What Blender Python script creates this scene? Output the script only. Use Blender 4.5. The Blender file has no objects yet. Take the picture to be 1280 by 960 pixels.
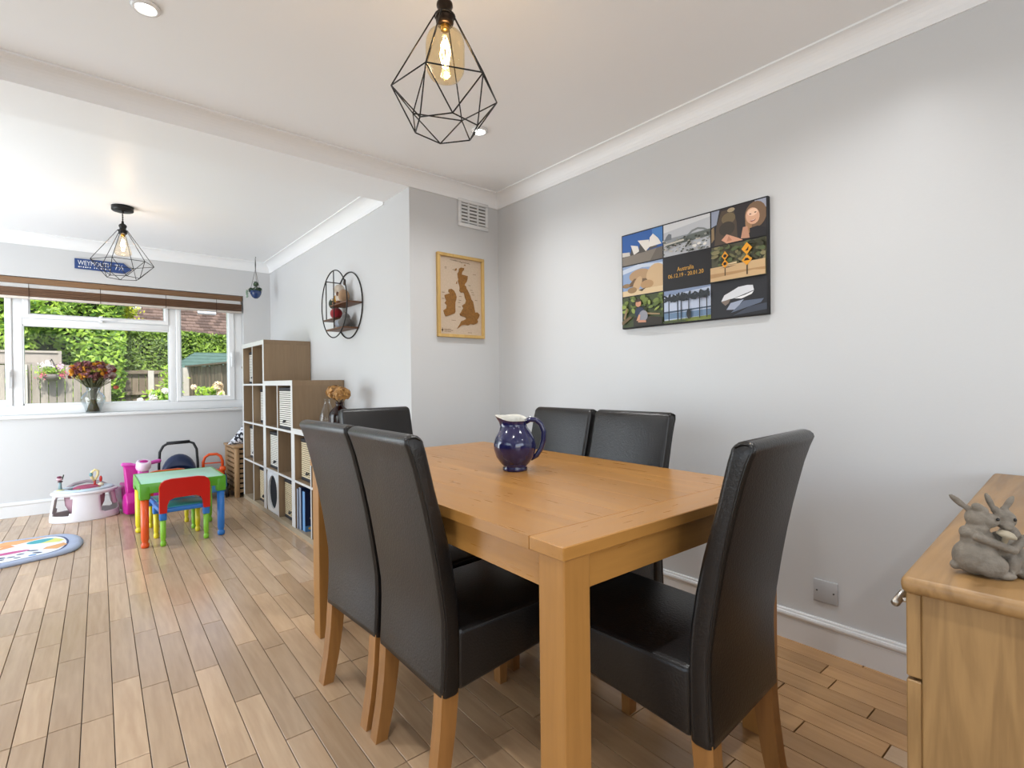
import bpy, bmesh, math, random
from mathutils import Vector, Matrix, Euler
random.seed(7)
SC = bpy.context.scene
COL = SC.collection
PI = math.pi

# ------------------------------------------------------------------ camera
YAW, PITCH, ROLL, FPX, CAMH = 0.6953, -0.0052, -0.0107, 642.1, 1.0885
fw = Vector((math.sin(YAW)*math.cos(PITCH), math.cos(YAW)*math.cos(PITCH), math.sin(PITCH)))
rt = Vector((math.cos(YAW), -math.sin(YAW), 0)); up = rt.cross(fw)
rt2 = rt*math.cos(ROLL) + up*math.sin(ROLL); up2 = -rt*math.sin(ROLL) + up*math.cos(ROLL)
cd = bpy.data.cameras.new('camera'); cam = bpy.data.objects.new('camera', cd); COL.objects.link(cam)
cd.sensor_fit = 'HORIZONTAL'; cd.sensor_width = 36.0; cd.lens = 36.0*FPX/1280.0; cd.clip_start = 0.02; cd.clip_end = 200
cam.matrix_world = Matrix(((rt2.x, up2.x, -fw.x, 0), (rt2.y, up2.y, -fw.y, 0), (rt2.z, up2.z, -fw.z, CAMH), (0, 0, 0, 1)))
SC.camera = cam

# ------------------------------------------------------------------ view, world, sun, assumed door light, added fill
vs = SC.view_settings
vs.view_transform = 'Standard'; vs.look = 'None'; vs.exposure = 0.20; vs.gamma = 1.0; vs.use_curve_mapping = False
W = bpy.data.worlds.new('sky'); SC.world = W; W.use_nodes = True
wn = W.node_tree.nodes; wl = W.node_tree.links
sky = wn.new('ShaderNodeTexSky'); sky.sky_type = 'NISHITA'; sky.sun_disc = False
sky.sun_elevation = math.radians(52); sky.sun_rotation = math.radians(190); sky.air_density = 1.0; sky.dust_density = 2.0
wn['Background'].inputs['Strength'].default_value = 0.30
wl.new(sky.outputs['Color'], wn['Background'].inputs['Color'])
sd = bpy.data.lights.new('sun', 'SUN'); sd.energy = 5.5; sd.angle = 0.03; sd.color = (1.0, 0.95, 0.86)
sun = bpy.data.objects.new('sun', sd); COL.objects.link(sun)
sun.rotation_euler = Vector((0.12, 0.75, -1.0)).to_track_quat('-Z', 'Y').to_euler()

def area_light(name, loc, aim, sx, sy, power, colour):
    l = bpy.data.lights.new(name, 'AREA'); l.shape = 'RECTANGLE'; l.size = sx; l.size_y = sy; l.energy = power; l.color = colour
    o = bpy.data.objects.new(name, l); COL.objects.link(o); o.location = loc
    o.rotation_euler = (Vector(aim)).to_track_quat('-Z', 'Z').to_euler()
    return o
# area lamp at an assumed, unseen garden door (left wall), tilted up to light the ceiling; rear and side fill lamps added to brighten the room
area_light('assumed_door_light', (-1.84, 4.55, 1.12), (1, 0, 0.18), 2.2, 2.0, 76, (0.87, 0.94, 1.0))
area_light('rear_fill_light', (0.2, -1.84, 1.45), (0, 1, 0.35), 3.0, 1.5, 19, (0.90, 0.95, 1.0))
area_light('side_fill_light', (-1.84, 0.6, 1.40), (1, 0, 0.25), 2.2, 1.5, 17, (0.90, 0.95, 1.0))

# ------------------------------------------------------------------ materials
MATS = {}
def _nt(name):
    m = bpy.data.materials.new(name); m.use_nodes = True
    nt = m.node_tree; return m, nt, nt.nodes['Principled BSDF'], nt.nodes['Material Output']
def lin(c):
    return tuple((x/12.92 if x <= 0.04045 else ((x+0.055)/1.055)**2.4) for x in c)
def hexc(h):
    return lin(tuple(int(h[i:i+2], 16)/255 for i in (0, 2, 4)))
def mat(name, col, rough=0.5, metal=0.0, var=0.05, scale=30, bump=0.0, bscale=None, spec=0.5, coat=0.0, sheen=0.0):
    """plain procedural material: sRGB hex colour, slight noise variation, optional bump"""
    if name in MATS: return MATS[name]
    m, nt, b, out = _nt(name); N = nt.nodes; L = nt.links
    c = hexc(col) if isinstance(col, str) else col
    tc = N.new('ShaderNodeTexCoord'); nz = N.new('ShaderNodeTexNoise'); nz.inputs['Scale'].default_value = scale; nz.inputs['Detail'].default_value = 3
    L.new(tc.outputs['Object'], nz.inputs['Vector'])
    mx = N.new('ShaderNodeMix'); mx.data_type = 'RGBA'
    mx.inputs['A'].default_value = (*[max(0, x*(1-var)) for x in c], 1); mx.inputs['B'].default_value = (*[min(1, x*(1+var)) for x in c], 1)
    L.new(nz.outputs['Fac'], mx.inputs['Factor']); L.new(mx.outputs['Result'], b.inputs['Base Color'])
    b.inputs['Roughness'].default_value = rough; b.inputs['Metallic'].default_value = metal
    b.inputs['Specular IOR Level'].default_value = spec
    if coat: b.inputs['Coat Weight'].default_value = coat; b.inputs['Coat Roughness'].default_value = 0.08
    if sheen: b.inputs['Sheen Weight'].default_value = sheen
    if bump:
        n2 = N.new('ShaderNodeTexNoise'); n2.inputs['Scale'].default_value = bscale or scale*3; n2.inputs['Detail'].default_value = 4
        L.new(tc.outputs['Object'], n2.inputs['Vector'])
        bp = N.new('ShaderNodeBump'); bp.inputs['Strength'].default_value = bump; bp.inputs['Distance'].default_value = 0.01
        L.new(n2.outputs['Fac'], bp.inputs['Height']); L.new(bp.outputs['Normal'], b.inputs['Normal'])
    MATS[name] = m; return m
def flat(h):
    return mat('print_'+h, h, rough=0.55, var=0.02, scale=40)
def wood(name, dark, light, axis='Y', scale=1.0, rough=0.4, tone=0.12, ring=0.5, bump=0.05, island=False, objcol=False, freq=26.0):
    """wood grain running along a local axis; each piece gets its own tone"""
    if name in MATS: return MATS[name]
    m, nt, b, out = _nt(name); N = nt.nodes; L = nt.links
    tc = N.new('ShaderNodeTexCoord'); oi = N.new('ShaderNodeObjectInfo'); geo = N.new('ShaderNodeNewGeometry')
    rnd = N.new('ShaderNodeMath'); rnd.operation = 'ADD'
    L.new(oi.outputs['Random'], rnd.inputs[0])
    if island: L.new(geo.outputs['Random Per Island'], rnd.inputs[1])
    else: rnd.inputs[1].default_value = 0.0
    fr = N.new('ShaderNodeMath'); fr.operation = 'FRACT'; L.new(rnd.outputs[0], fr.inputs[0])
    mp = N.new('ShaderNodeMapping')
    s = {'X': (1.3, 14, 14), 'Y': (14, 1.3, 14), 'Z': (14, 14, 1.3)}[axis]
    mp.inputs['Scale'].default_value = tuple(v*scale for v in s)
    off = N.new('ShaderNodeVectorMath'); off.operation = 'SCALE'
    cmb = N.new('ShaderNodeCombineXYZ')
    for k in ('X', 'Y', 'Z'): L.new(fr.outputs[0], cmb.inputs[k])
    off.inputs['Scale'].default_value = 37.0; L.new(cmb.outputs[0], off.inputs[0])
    L.new(tc.outputs['Object'], mp.inputs['Vector'])
    add = N.new('ShaderNodeVectorMath'); add.operation = 'ADD'
    L.new(mp.outputs[0], add.inputs[0]); L.new(off.outputs[0], add.inputs[1])
    n1 = N.new('ShaderNodeTexNoise'); n1.inputs['Scale'].default_value = 1.0; n1.inputs['Detail'].default_value = 5; n1.inputs['Distortion'].default_value = 0.6
    L.new(add.outputs[0], n1.inputs['Vector'])
    n2 = N.new('ShaderNodeTexNoise'); n2.inputs['Scale'].default_value = 7.0; n2.inputs['Detail'].default_value = 3
    L.new(add.outputs[0], n2.inputs['Vector'])
    sn = N.new('ShaderNodeMath'); sn.operation = 'SINE'
    ml = N.new('ShaderNodeMath'); ml.operation = 'MULTIPLY'; ml.inputs[1].default_value = freq
    L.new(n1.outputs['Fac'], ml.inputs[0]); L.new(ml.outputs[0], sn.inputs[0])
    r1 = N.new('ShaderNodeMapRange'); r1.inputs['From Min'].default_value = -1; r1.inputs['From Max'].default_value = 1
    r1.inputs['To Min'].default_value = 0.5-ring/2; r1.inputs['To Max'].default_value = 0.5+ring/2
    L.new(sn.outputs[0], r1.inputs['Value'])
    av = N.new('ShaderNodeMix'); av.data_type = 'FLOAT'; av.inputs['Factor'].default_value = 0.45
    L.new(r1.outputs[0], av.inputs['A']); L.new(n2.outputs['Fac'], av.inputs['B'])
    mx = N.new('ShaderNodeMix'); mx.data_type = 'RGBA'
    mx.inputs['A'].default_value = (*hexc(dark), 1); mx.inputs['B'].default_value = (*hexc(light), 1)
    L.new(av.outputs['Result'], mx.inputs['Factor'])
    hs = N.new('ShaderNodeHueSaturation')
    vr = N.new('ShaderNodeMapRange'); vr.inputs['To Min'].default_value = 1-tone; vr.inputs['To Max'].default_value = 1+tone*0.6
    L.new(fr.outputs[0], vr.inputs['Value']); L.new(vr.outputs[0], hs.inputs['Value'])
    L.new(mx.outputs['Result'], hs.inputs['Color'])
    last = hs.outputs['Color']
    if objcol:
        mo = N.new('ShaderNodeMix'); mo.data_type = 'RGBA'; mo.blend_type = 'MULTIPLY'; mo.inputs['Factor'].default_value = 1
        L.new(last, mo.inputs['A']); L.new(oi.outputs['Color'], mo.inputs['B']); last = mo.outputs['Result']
    L.new(last, b.inputs['Base Color'])
    rr = N.new('ShaderNodeMapRange'); rr.inputs['To Min'].default_value = rough-0.07; rr.inputs['To Max'].default_value = rough+0.07
    L.new(n2.outputs['Fac'], rr.inputs['Value']); L.new(rr.outputs[0], b.inputs['Roughness'])
    if bump:
        bp = N.new('ShaderNodeBump'); bp.inputs['Strength'].default_value = bump; bp.inputs['Distance'].default_value = 0.004
        L.new(av.outputs['Result'], bp.inputs['Height']); L.new(bp.outputs['Normal'], b.inputs['Normal'])
    MATS[name] = m; return m
def glass(name, tint=(1, 1, 1), refl=0.5, rough=0.02, ior=1.45):
    """thin glass: tinted transparency with a fresnel reflection"""
    if name in MATS: return MATS[name]
    m, nt, b, out = _nt(name); N = nt.nodes; L = nt.links; N.remove(b)
    t = N.new('ShaderNodeBsdfTransparent'); t.inputs['Color'].default_value = (*tint, 1)
    g = N.new('ShaderNodeBsdfGlossy'); g.inputs['Roughness'].default_value = rough
    fz = N.new('ShaderNodeMapRange'); lw = N.new('ShaderNodeLayerWeight'); lw.inputs['Blend'].default_value = 0.5; pw_ = N.new('ShaderNodeMath'); pw_.operation = 'POWER'; pw_.inputs[1].default_value = 4.0; L.new(lw.outputs['Facing'], pw_.inputs[0]); L.new(pw_.outputs[0], fz.inputs['Value']); fz.inputs['To Min'].default_value = 0.07; fz.inputs['To Max'].default_value = 1.0
    ml = N.new('ShaderNodeMath'); ml.operation = 'MULTIPLY'; ml.inputs[1].default_value = refl; L.new(fz.outputs[0], ml.inputs[0])
    mx = N.new('ShaderNodeMixShader'); L.new(ml.outputs[0], mx.inputs[0]); L.new(t.outputs[0], mx.inputs[1]); L.new(g.outputs[0], mx.inputs[2])
    L.new(mx.outputs[0], out.inputs['Surface']); MATS[name] = m; return m
def emit(name, col, strength):
    if name in MATS: return MATS[name]
    m, nt, b, out = _nt(name)
    b.inputs['Base Color'].default_value = (*col, 1); b.inputs['Emission Color'].default_value = (*col, 1); b.inputs['Emission Strength'].default_value = strength
    MATS[name] = m; return m
def leafmat(name, dark, light, trans=0.25):
    if name in MATS: return MATS[name]
    m, nt, b, out = _nt(name); N = nt.nodes; L = nt.links
    geo = N.new('ShaderNodeNewGeometry'); mx = N.new('ShaderNodeMix'); mx.data_type = 'RGBA'
    mx.inputs['A'].default_value = (*hexc(dark), 1); mx.inputs['B'].default_value = (*hexc(light), 1)
    L.new(geo.outputs['Random Per Island'], mx.inputs['Factor']); L.new(mx.outputs['Result'], b.inputs['Base Color'])
    b.inputs['Roughness'].default_value = 0.5
    tr = N.new('ShaderNodeBsdfTranslucent'); L.new(mx.outputs['Result'], tr.inputs['Color'])
    ms = N.new('ShaderNodeMixShader'); ms.inputs[0].default_value = trans
    L.new(b.outputs[0], ms.inputs[1]); L.new(tr.outputs[0], ms.inputs[2]); L.new(ms.outputs[0], out.inputs['Surface'])
    MATS[name] = m; return m

PAINT = mat('wall_paint', 'cfd0d1', rough=0.36, var=0.015, scale=3, bump=0.03, bscale=90, spec=0.45)
CEILP = mat('ceiling_paint', 'f3f4f5', rough=0.42, var=0.01, scale=3, bump=0.02, bscale=80, spec=0.4)
GLOSSW = mat('gloss_white', 'e2e3e4', rough=0.22, var=0.01)
UPVC = mat('upvc_white', 'eef0f2', rough=0.25, var=0.01)
LEATHER = mat('black_leather', (0.007, 0.006, 0.0058), rough=0.33, var=0.25, scale=9, bump=0.12, bscale=160, spec=0.5)
PIPING = mat('leather_piping', (0.006, 0.0055, 0.005), rough=0.3, var=0.1)
OAKL = wood('chair_leg_oak', '84582a', 'b07c42', 'Z', 1.0, rough=0.4, ring=0.4)
OAKT = wood('table_oak', '9c6b34', 'c8924c', 'Y', 0.75, rough=0.30, tone=0.08, ring=0.75, bump=0.0, freq=9.0)
OAKTX = wood('table_oak_cross', '9c6b34', 'c8924c', 'X', 0.75, rough=0.30, tone=0.06, ring=0.6, bump=0.0, freq=9.0)
OAKTZ = wood('table_oak_leg', '9c6c35', 'c08b4a', 'Z', 0.9, rough=0.36, tone=0.05, ring=0.6, bump=0.0, freq=9.0)
OAKS = wood('sideboard_oak', '84643c', 'b08a58', 'Z', 1.4, rough=0.45, tone=0.06, ring=0.7, bump=0.06)
OAKSX = wood('sideboard_oak_top', '7d5d36', 'aa8352', 'X', 1.1, rough=0.42, tone=0.06, ring=0.8, bump=0.06)
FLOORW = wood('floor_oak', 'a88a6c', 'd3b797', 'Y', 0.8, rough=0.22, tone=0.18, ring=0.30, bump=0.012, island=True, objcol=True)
KALLAX = wood('shelf_grey_oak', '7d6850', '9c8468', 'Z', 0.7, rough=0.5, tone=0.05, ring=0.25, bump=0.01)
KEDGE = mat('shelf_pale_edge', 'cfcfcd', rough=0.4, var=0.03)
BLACKM = mat('black_metal', '151413', rough=0.4, metal=0.3, var=0.1)
BRONZE = mat('antique_bronze', '33271d', rough=0.35, metal=0.8, var=0.3, scale=60)
CHROME = mat('brushed_steel', 'b9b4ac', rough=0.3, metal=1.0, var=0.05)

# ------------------------------------------------------------------ mesh helpers
class MB:
    def __init__(s): s.V = []; s.F = []; s.I = []; s.S = []
    def add(s, vs_, fs, mi=0, smooth=False, M=None):
        o = len(s.V)
        for v in vs_:
            v = Vector(v); s.V.append(tuple(M @ v) if M else tuple(v))
        for f in fs: s.F.append(tuple(o+i for i in f)); s.I.append(mi); s.S.append(smooth)
        return s
    def box(s, x0, x1, y0, y1, z0, z1, mi=0, M=None):
        return s.add([(x0,y0,z0),(x1,y0,z0),(x1,y1,z0),(x0,y1,z0),(x0,y0,z1),(x1,y0,z1),(x1,y1,z1),(x0,y1,z1)],
                     [(0,3,2,1),(4,5,6,7),(0,1,5,4),(1,2,6,5),(2,3,7,6),(3,0,4,7)], mi, False, M)
    def rbox(s, x0, x1, y0, y1, z0, z1, r=0.005, seg=2, mi=0, M=None, smooth=True):
        bm = bmesh.new(); bmesh.ops.create_cube(bm, size=1)
        for v in bm.verts: v.co = Vector(((x0+x1)/2+v.co.x*(x1-x0), (y0+y1)/2+v.co.y*(y1-y0), (z0+z1)/2+v.co.z*(z1-z0)))
        bmesh.ops.bevel(bm, geom=bm.edges[:], offset=r, segments=seg, profile=0.5, affect='EDGES')
        s.bm(bm, mi, smooth, M); return s
    def bm(s, bm, mi=0, smooth=False, M=None):
        bm.verts.index_update()
        s.add([v.co.copy() for v in bm.verts], [[v.index for v in f.verts] for f in bm.faces], mi, smooth, M); bm.free()
    def hexa(s, bot, top, mi=0, smooth=False):
        """hexahedron from two quads"""
        return s.add(list(bot)+list(top), [(3,2,1,0),(4,5,6,7),(0,1,5,4),(1,2,6,5),(2,3,7,6),(3,0,4,7)], mi, smooth)
    def tube(s, pts, r, n=8, closed=False, mi=0, caps=True):
        pts = [Vector(p) for p in pts]; m = len(pts); rs = r if isinstance(r, (list, tuple)) else [r]*m
        T = []
        for i in range(m):
            a = pts[(i-1) % m] if (closed or i > 0) else pts[i]; b = pts[(i+1) % m] if (closed or i < m-1) else pts[i]
            T.append((b-a).normalized())
        u = T[0].orthogonal().normalized(); vs_ = []
        for i in range(m):
            u = (u - T[i]*u.dot(T[i])); u = u.normalized() if u.length > 1e-6 else T[i].orthogonal().normalized()
            w = T[i].cross(u)
            for k in range(n): vs_.append(pts[i] + (u*math.cos(2*PI*k/n) + w*math.sin(2*PI*k/n))*rs[i])
        fs = []
        for i in range(m if closed else m-1):
            j = (i+1) % m
            for k in range(n): fs.append((i*n+k, i*n+(k+1) % n, j*n+(k+1) % n, j*n+k))
        if caps and not closed: fs += [tuple(range(n-1, -1, -1)), tuple((m-1)*n+k for k in range(n))]
        return s.add(vs_, fs, mi, True)
    def lathe(s, prof, n=32, c=(0,0,0), mi=0, sx=1.0, sy=1.0, M=None, close=False):
        vs_ = []; m = len(prof)
        for r, z in prof:
            for k in range(n): vs_.append((c[0]+sx*r*math.cos(2*PI*k/n), c[1]+sy*r*math.sin(2*PI*k/n), c[2]+z))
        fs = []
        for i in range(m-1 if not close else m):
            j = (i+1) % m
            for k in range(n): fs.append((i*n+k, i*n+(k+1) % n, j*n+(k+1) % n, j*n+k))
        if not close:
            if prof[0][0] > 1e-5: fs.append(tuple(range(n-1, -1, -1)))
            if prof[-1][0] > 1e-5: fs.append(tuple((m-1)*n+k for k in range(n)))
        return s.add(vs_, fs, mi, True, M)
    def shell(s, prof, n=32, **k): return s.lathe(prof, n, close=True, **k)
    def prism(s, poly, d0, d1, axis='Z', mi=0, smooth=False, M=None):
        """polygon of (a,b) extruded along an axis; X: (a,b)=(y,z), Y: (x,z), Z: (x,y)"""
        f = {'X': lambda a, b, d: (d, a, b), 'Y': lambda a, b, d: (a, d, b), 'Z': lambda a, b, d: (a, b, d)}[axis]
        n = len(poly); vs_ = [f(a, b, d0) for a, b in poly]+[f(a, b, d1) for a, b in poly]
        fs = [tuple(range(n-1, -1, -1)), tuple(range(n, 2*n))]+[(i, (i+1) % n, n+(i+1) % n, n+i) for i in range(n)]
        return s.add(vs_, fs, mi, smooth, M)
    def ell(s, c, r, rot=None, nu=16, nv=10, mi=0):
        M = Matrix.Translation(Vector(c)) @ (Euler(rot).to_matrix().to_4x4() if rot else Matrix())
        vs_ = [(0, 0, -r[2])]; 
        for i in range(1, nv):
            a = -PI/2+PI*i/nv
            for k in range(nu): vs_.append((r[0]*math.cos(a)*math.cos(2*PI*k/nu), r[1]*math.cos(a)*math.sin(2*PI*k/nu), r[2]*math.sin(a)))
        vs_.append((0, 0, r[2])); fs = []; t = len(vs_)-1
        for k in range(nu): fs.append((0, 1+(k+1) % nu, 1+k)); fs.append((t, t-nu+k, t-nu+(k+1) % nu))
        for i in range(nv-2):
            for k in range(nu): a = 1+i*nu; fs.append((a+k, a+(k+1) % nu, a+nu+(k+1) % nu, a+nu+k))
        return s.add(vs_, fs, mi, True, M)
    def mesh(s, name):
        me = bpy.data.meshes.new(name); me.from_pydata(s.V, [], s.F)
        me.polygons.foreach_set('material_index', s.I); me.polygons.foreach_set('use_smooth', s.S); me.update(); return me
    def build(s, name, mats, parent=None, loc=None, rot=None):
        me = s.mesh(name); bm = bmesh.new(); bm.from_mesh(me); bmesh.ops.recalc_face_normals(bm, faces=bm.faces); bm.to_mesh(me); bm.free()
        for m in (mats if isinstance(mats, (list, tuple)) else [mats]): me.materials.append(m)
        o = bpy.data.objects.new(name, me); COL.objects.link(o)
        if parent: o.parent = parent
        if loc: o.location = loc
        if rot: o.rotation_euler = rot
        return o
def tag(o, label=None, cat=None, group=None, kind=None):
    if label: o['label'] = label
    if cat: o['category'] = cat
    if group: o['group'] = group
    if kind: o['kind'] = kind
    return o
def thing(name, label, cat, loc=(0,0,0), rz=0.0, group=None):
    o = bpy.data.objects.new(name, None); COL.objects.link(o); o.location = loc; o.rotation_euler = (0, 0, rz); o.empty_display_size = 0.1
    return tag(o, label, cat, group)
def copy_tree(o, parent=None):
    c = o.copy(); COL.objects.link(c); c.parent = parent
    for ch in o.children: copy_tree(ch, c)
    return c
def text_mesh(body, O, U, V, w, h, layer_n, m, name, parent):
    """flat lettering fitted into a w x h box whose lower-left corner is O, along unit axes U and V"""
    cu = bpy.data.curves.new(name, 'FONT'); cu.body = body; cu.size = 1; cu.resolution_u = 3
    to = bpy.data.objects.new(name+'_tmp', cu); COL.objects.link(to)
    dg = bpy.context.evaluated_depsgraph_get(); dg.update()
    me = bpy.data.meshes.new_from_object(to.evaluated_get(dg)); bpy.data.objects.remove(to); bpy.data.curves.remove(cu)
    xs = [v.co.x for v in me.vertices]; ys = [v.co.y for v in me.vertices]
    ax, ay = min(xs), min(ys); sx = w/(max(xs)-ax); sy = h/(max(ys)-ay)
    O = Vector(O); U = Vector(U); V = Vector(V); Nn = U.cross(V)
    for v in me.vertices: v.co = O+U*((v.co.x-ax)*sx)+V*((v.co.y-ay)*sy)+Nn*layer_n
    me.materials.clear(); me.materials.append(m)
    o = bpy.data.objects.new(name, me); COL.objects.link(o); o.parent = parent; return o
def printed(name, parent, O, U, V, layers, eps=0.0002, base=0.0002):
    """flat print made of coloured polygons: layers = [(hex, [(u,v)...])], u and v in metres along unit axes"""
    mb = MB(); O = Vector(O); U = Vector(U); V = Vector(V); Nn = U.cross(V); mats = []; idx = {}
    for i, (c, poly) in enumerate(layers):
        if c not in idx: idx[c] = len(mats); mats.append(flat(c))
        mb.add([O+U*a+V*b+Nn*(base+eps*i) for a, b in poly], [tuple(range(len(poly)))], idx[c])
    me = mb.mesh(name)
    for m in mats: me.materials.append(m)
    o = bpy.data.objects.new(name, me); COL.objects.link(o); o.parent = parent; return o
def oval(cx, cy, rx, ry, n=18, rot=0.0):
    return [(cx+rx*math.cos(2*PI*k/n)*math.cos(rot)-ry*math.sin(2*PI*k/n)*math.sin(rot), cy+rx*math.cos(2*PI*k/n)*math.sin(rot)+ry*math.sin(2*PI*k/n)*math.cos(rot)) for k in range(n)]
def rect(a, b, c, d): return [(a, b), (c, b), (c, d), (a, d)]
def clip(poly, w, h):
    """clip a polygon to the rectangle 0..w, 0..h"""
    for ax, lim, sg in ((0, 0, 1), (0, w, -1), (1, 0, 1), (1, h, -1)):
        out = []
        for i in range(len(poly)):
            p, q = poly[i-1], poly[i]; ip = (p[ax]-lim)*sg >= 0; iq = (q[ax]-lim)*sg >= 0
            if ip != iq:
                t = (lim-p[ax])/(q[ax]-p[ax]); out.append((p[0]+t*(q[0]-p[0]), p[1]+t*(q[1]-p[1])))
            if iq: out.append(q)
        poly = out
        if len(poly) < 3: return []
    return poly

# ------------------------------------------------------------------ the room
XW, YP, XS, YW = 2.2657, 2.8526, 1.5644, 5.9546
ZC, ZB, ZPC, ZPB = 2.395, 2.302, 2.378, 2.283
XL, YR = -1.90, -1.90
def struct(name, mb, m, parent=None):
    o = mb.build(name, m, parent)
    if parent is None: o['kind'] = 'structure'
    return o
# floor: dark sub-floor with separate oak planks
floor = struct('floor', MB().box(XL-.1, XW+.1, YR-.1, YW+.1, -0.06, -0.0135), mat('subfloor_dark', '3a2a1c', rough=0.8))
S_, W_, PH_ = 0.0185, 0.0815, -0.2048
JOINTS = {-5: [3.67], -4: [3.45, 4.09, 5.35], -3: [2.47, 3.1, 3.42, 3.98], -2: [2.58, 2.9, 3.31, 3.84, 5.3], -1: [2.69, 3.52], 0: [2.16, 2.9, 3.48, 4.4],
          1: [2.38, 3.01, 3.55, 4.42, 5.1], 2: [2.27, 2.79, 3.31, 3.73], 3: [2.16, 2.69, 3.62], 4: [1.65, 2.27, 3.01, 3.73], 5: [1.96, 2.69, 3.53, 4.06],
          6: [1.65, 2.38, 3.41, 4.37], 7: [1.85, 2.27, 3.22], 8: [2.38, 2.89, 3.62], 9: [1.96, 2.49, 2.8, 3.32, 3.83], 10: [3.1, 3.65, 4.28], 11: [3.32, 3.96, 4.59],
          12: [3.54, 3.84, 4.17, 4.79], 13: [3.5, 4.38], 19: [0.657], 21: [0.661], 26: [0.73]}
PLANKS = []
for k in range(-25, 29):
    js = sorted(JOINTS.get(k, []))
    if not js: js = [random.uniform(0.2, 3.0)]
    ys = list(js); y = js[0]
    while y > YR: y -= random.choice((0.31, 0.42, 0.52, 0.52, 0.63, 0.73)); ys.append(y)
    y = js[-1]
    while y < YW: y += random.choice((0.31, 0.42, 0.52, 0.63, 0.73)); ys.append(y)
    ys = sorted(max(YR, min(YW+.05, v)) for v in set(ys))
    for a, b in zip(ys, ys[1:]):
        if b-a < 0.03: continue
        ym = (a+b)/2; xm = S_*ym + W_*(k+PH_)
        if xm < XL-.04 or xm > XW+.03 or (ym > YP+.3 and xm > XS+.1): continue
        PLANKS.append((xm, ym, W_/2-0.0013, (b-a)/2-0.0019))
def plank_geo(mb, hw, hl, M=None):
    c = 0.0007; vs_ = []
    for z, d in ((-0.013, 0), (-c, 0), (0, c)):
        vs_ += [(-hw+d, -hl+d, z), (hw-d, -hl+d, z), (hw-d, hl-d, z), (-hw+d, hl-d, z)]
    fs = [(8, 9, 10, 11)]
    for o in (0, 4): fs += [(o+i, o+(i+1) % 4, o+4+(i+1) % 4, o+4+i) for i in range(4)]
    mb.add(vs_, fs, 0, False, M)
def visible_size(pk):
    d = Vector((pk[0], pk[1], -CAMH)); z = d.dot(fw)
    if z < 0.3: return 0
    u = 640+FPX*d.dot(rt)/z; v = 480-FPX*d.dot(up)/z
    if u < -60 or u > 1330 or v > 1080: return 0
    if pk[0] > 1.30 and pk[1] > 3.1: return 0
    return pk[2]*pk[3]/z**2.5
PLANKS.sort(key=visible_size, reverse=True)
rest = MB()
for i, pk in enumerate(PLANKS):
    hid = visible_size(pk) == 0
    if i < 300 and not hid:
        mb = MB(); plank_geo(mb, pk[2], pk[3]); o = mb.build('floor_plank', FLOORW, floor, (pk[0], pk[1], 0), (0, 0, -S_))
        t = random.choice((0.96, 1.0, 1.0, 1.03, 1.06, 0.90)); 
        g = max(0.0, min(1.0, (pk[0]-.45)/1.1)) if pk[1] < 2.9 else 0.0     # warmer, darker boards towards the right wall
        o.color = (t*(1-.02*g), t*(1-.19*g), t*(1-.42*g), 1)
    else: plank_geo(rest, pk[2], pk[3], Matrix.Translation((pk[0], pk[1], 0)) @ Matrix.Rotation(-S_, 4, 'Z'))
o = rest.build('floor_plank_rest', FLOORW, floor); o['kind'] = 'stuff'; o.color = (1, 1, 1, 1)

# ceilings (overhang added past the walls to block direct sun), beam, walls
struct('ceiling', MB().box(XL-1.6, XW+.12, YR-1.6, YP+.02, ZC, ZC+.12), CEILP)
struct('ceiling_playroom', MB().box(XL-1.6, XS+.02, YP+.32, YW+.5, ZPC, ZPC+.137), CEILP)
struct('trim_beam', MB().box(XL, XS+.01, YP, YP+.345, ZB, ZC+.12), CEILP)
struct('wall_right', MB().box(XW, XW+.12, YR-.12, YP+.02, -.06, ZC), PAINT)
struct('wall_pier', MB().box(XS, XW+.12, YP, YW+.25, -.06, ZC+.1), PAINT)
# window wall with opening
OX0, OX1, OZ0, OZ1 = -1.30, 1.300, 0.845, 2.014
wb = MB(); T = 0.27
wb.box(XL-.12, XS+.02, YW, YW+T, -.06, OZ0-.03); wb.box(XL-.12, XS+.02, YW, YW+T, OZ1, ZC)
wb.box(XL-.12, OX0, YW, YW+T, OZ0-.03, OZ1); wb.box(OX1, XS+.02, YW, YW+T, OZ0-.03, OZ1)
struct('wall_window', wb, PAINT)
# left wall with an assumed garden-door opening and an added side window
wb = MB()
def wall_x(mb, x0, x1, y0, y1, z0, z1, holes):
    ys = y0
    for a, b, c, d in holes:
        mb.box(x0, x1, ys, a, z0, z1); mb.box(x0, x1, a, b, z0, c); mb.box(x0, x1, a, b, d, z1); ys = b
    mb.box(x0, x1, ys, y1, z0, z1)
wall_x(wb, XL-.12, XL, YR-.12, YW, -.06, ZC, [(-.55, 1.75, 0.65, 2.15), (3.4, 5.7, 0.0, 2.15)])
struct('wall_left', wb, PAINT)
wb = MB(); wb.box(XL-.12, -1.35, YR-.12, YR, -.06, ZC); wb.box(1.75, XW+.12, YR-.12, YR, -.06, ZC); wb.box(-1.35, 1.75, YR-.12, YR, -.06, 0.68); wb.box(-1.35, 1.75, YR-.12, YR, 2.22, ZC)
struct('wall_rear', wb, PAINT)

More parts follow.
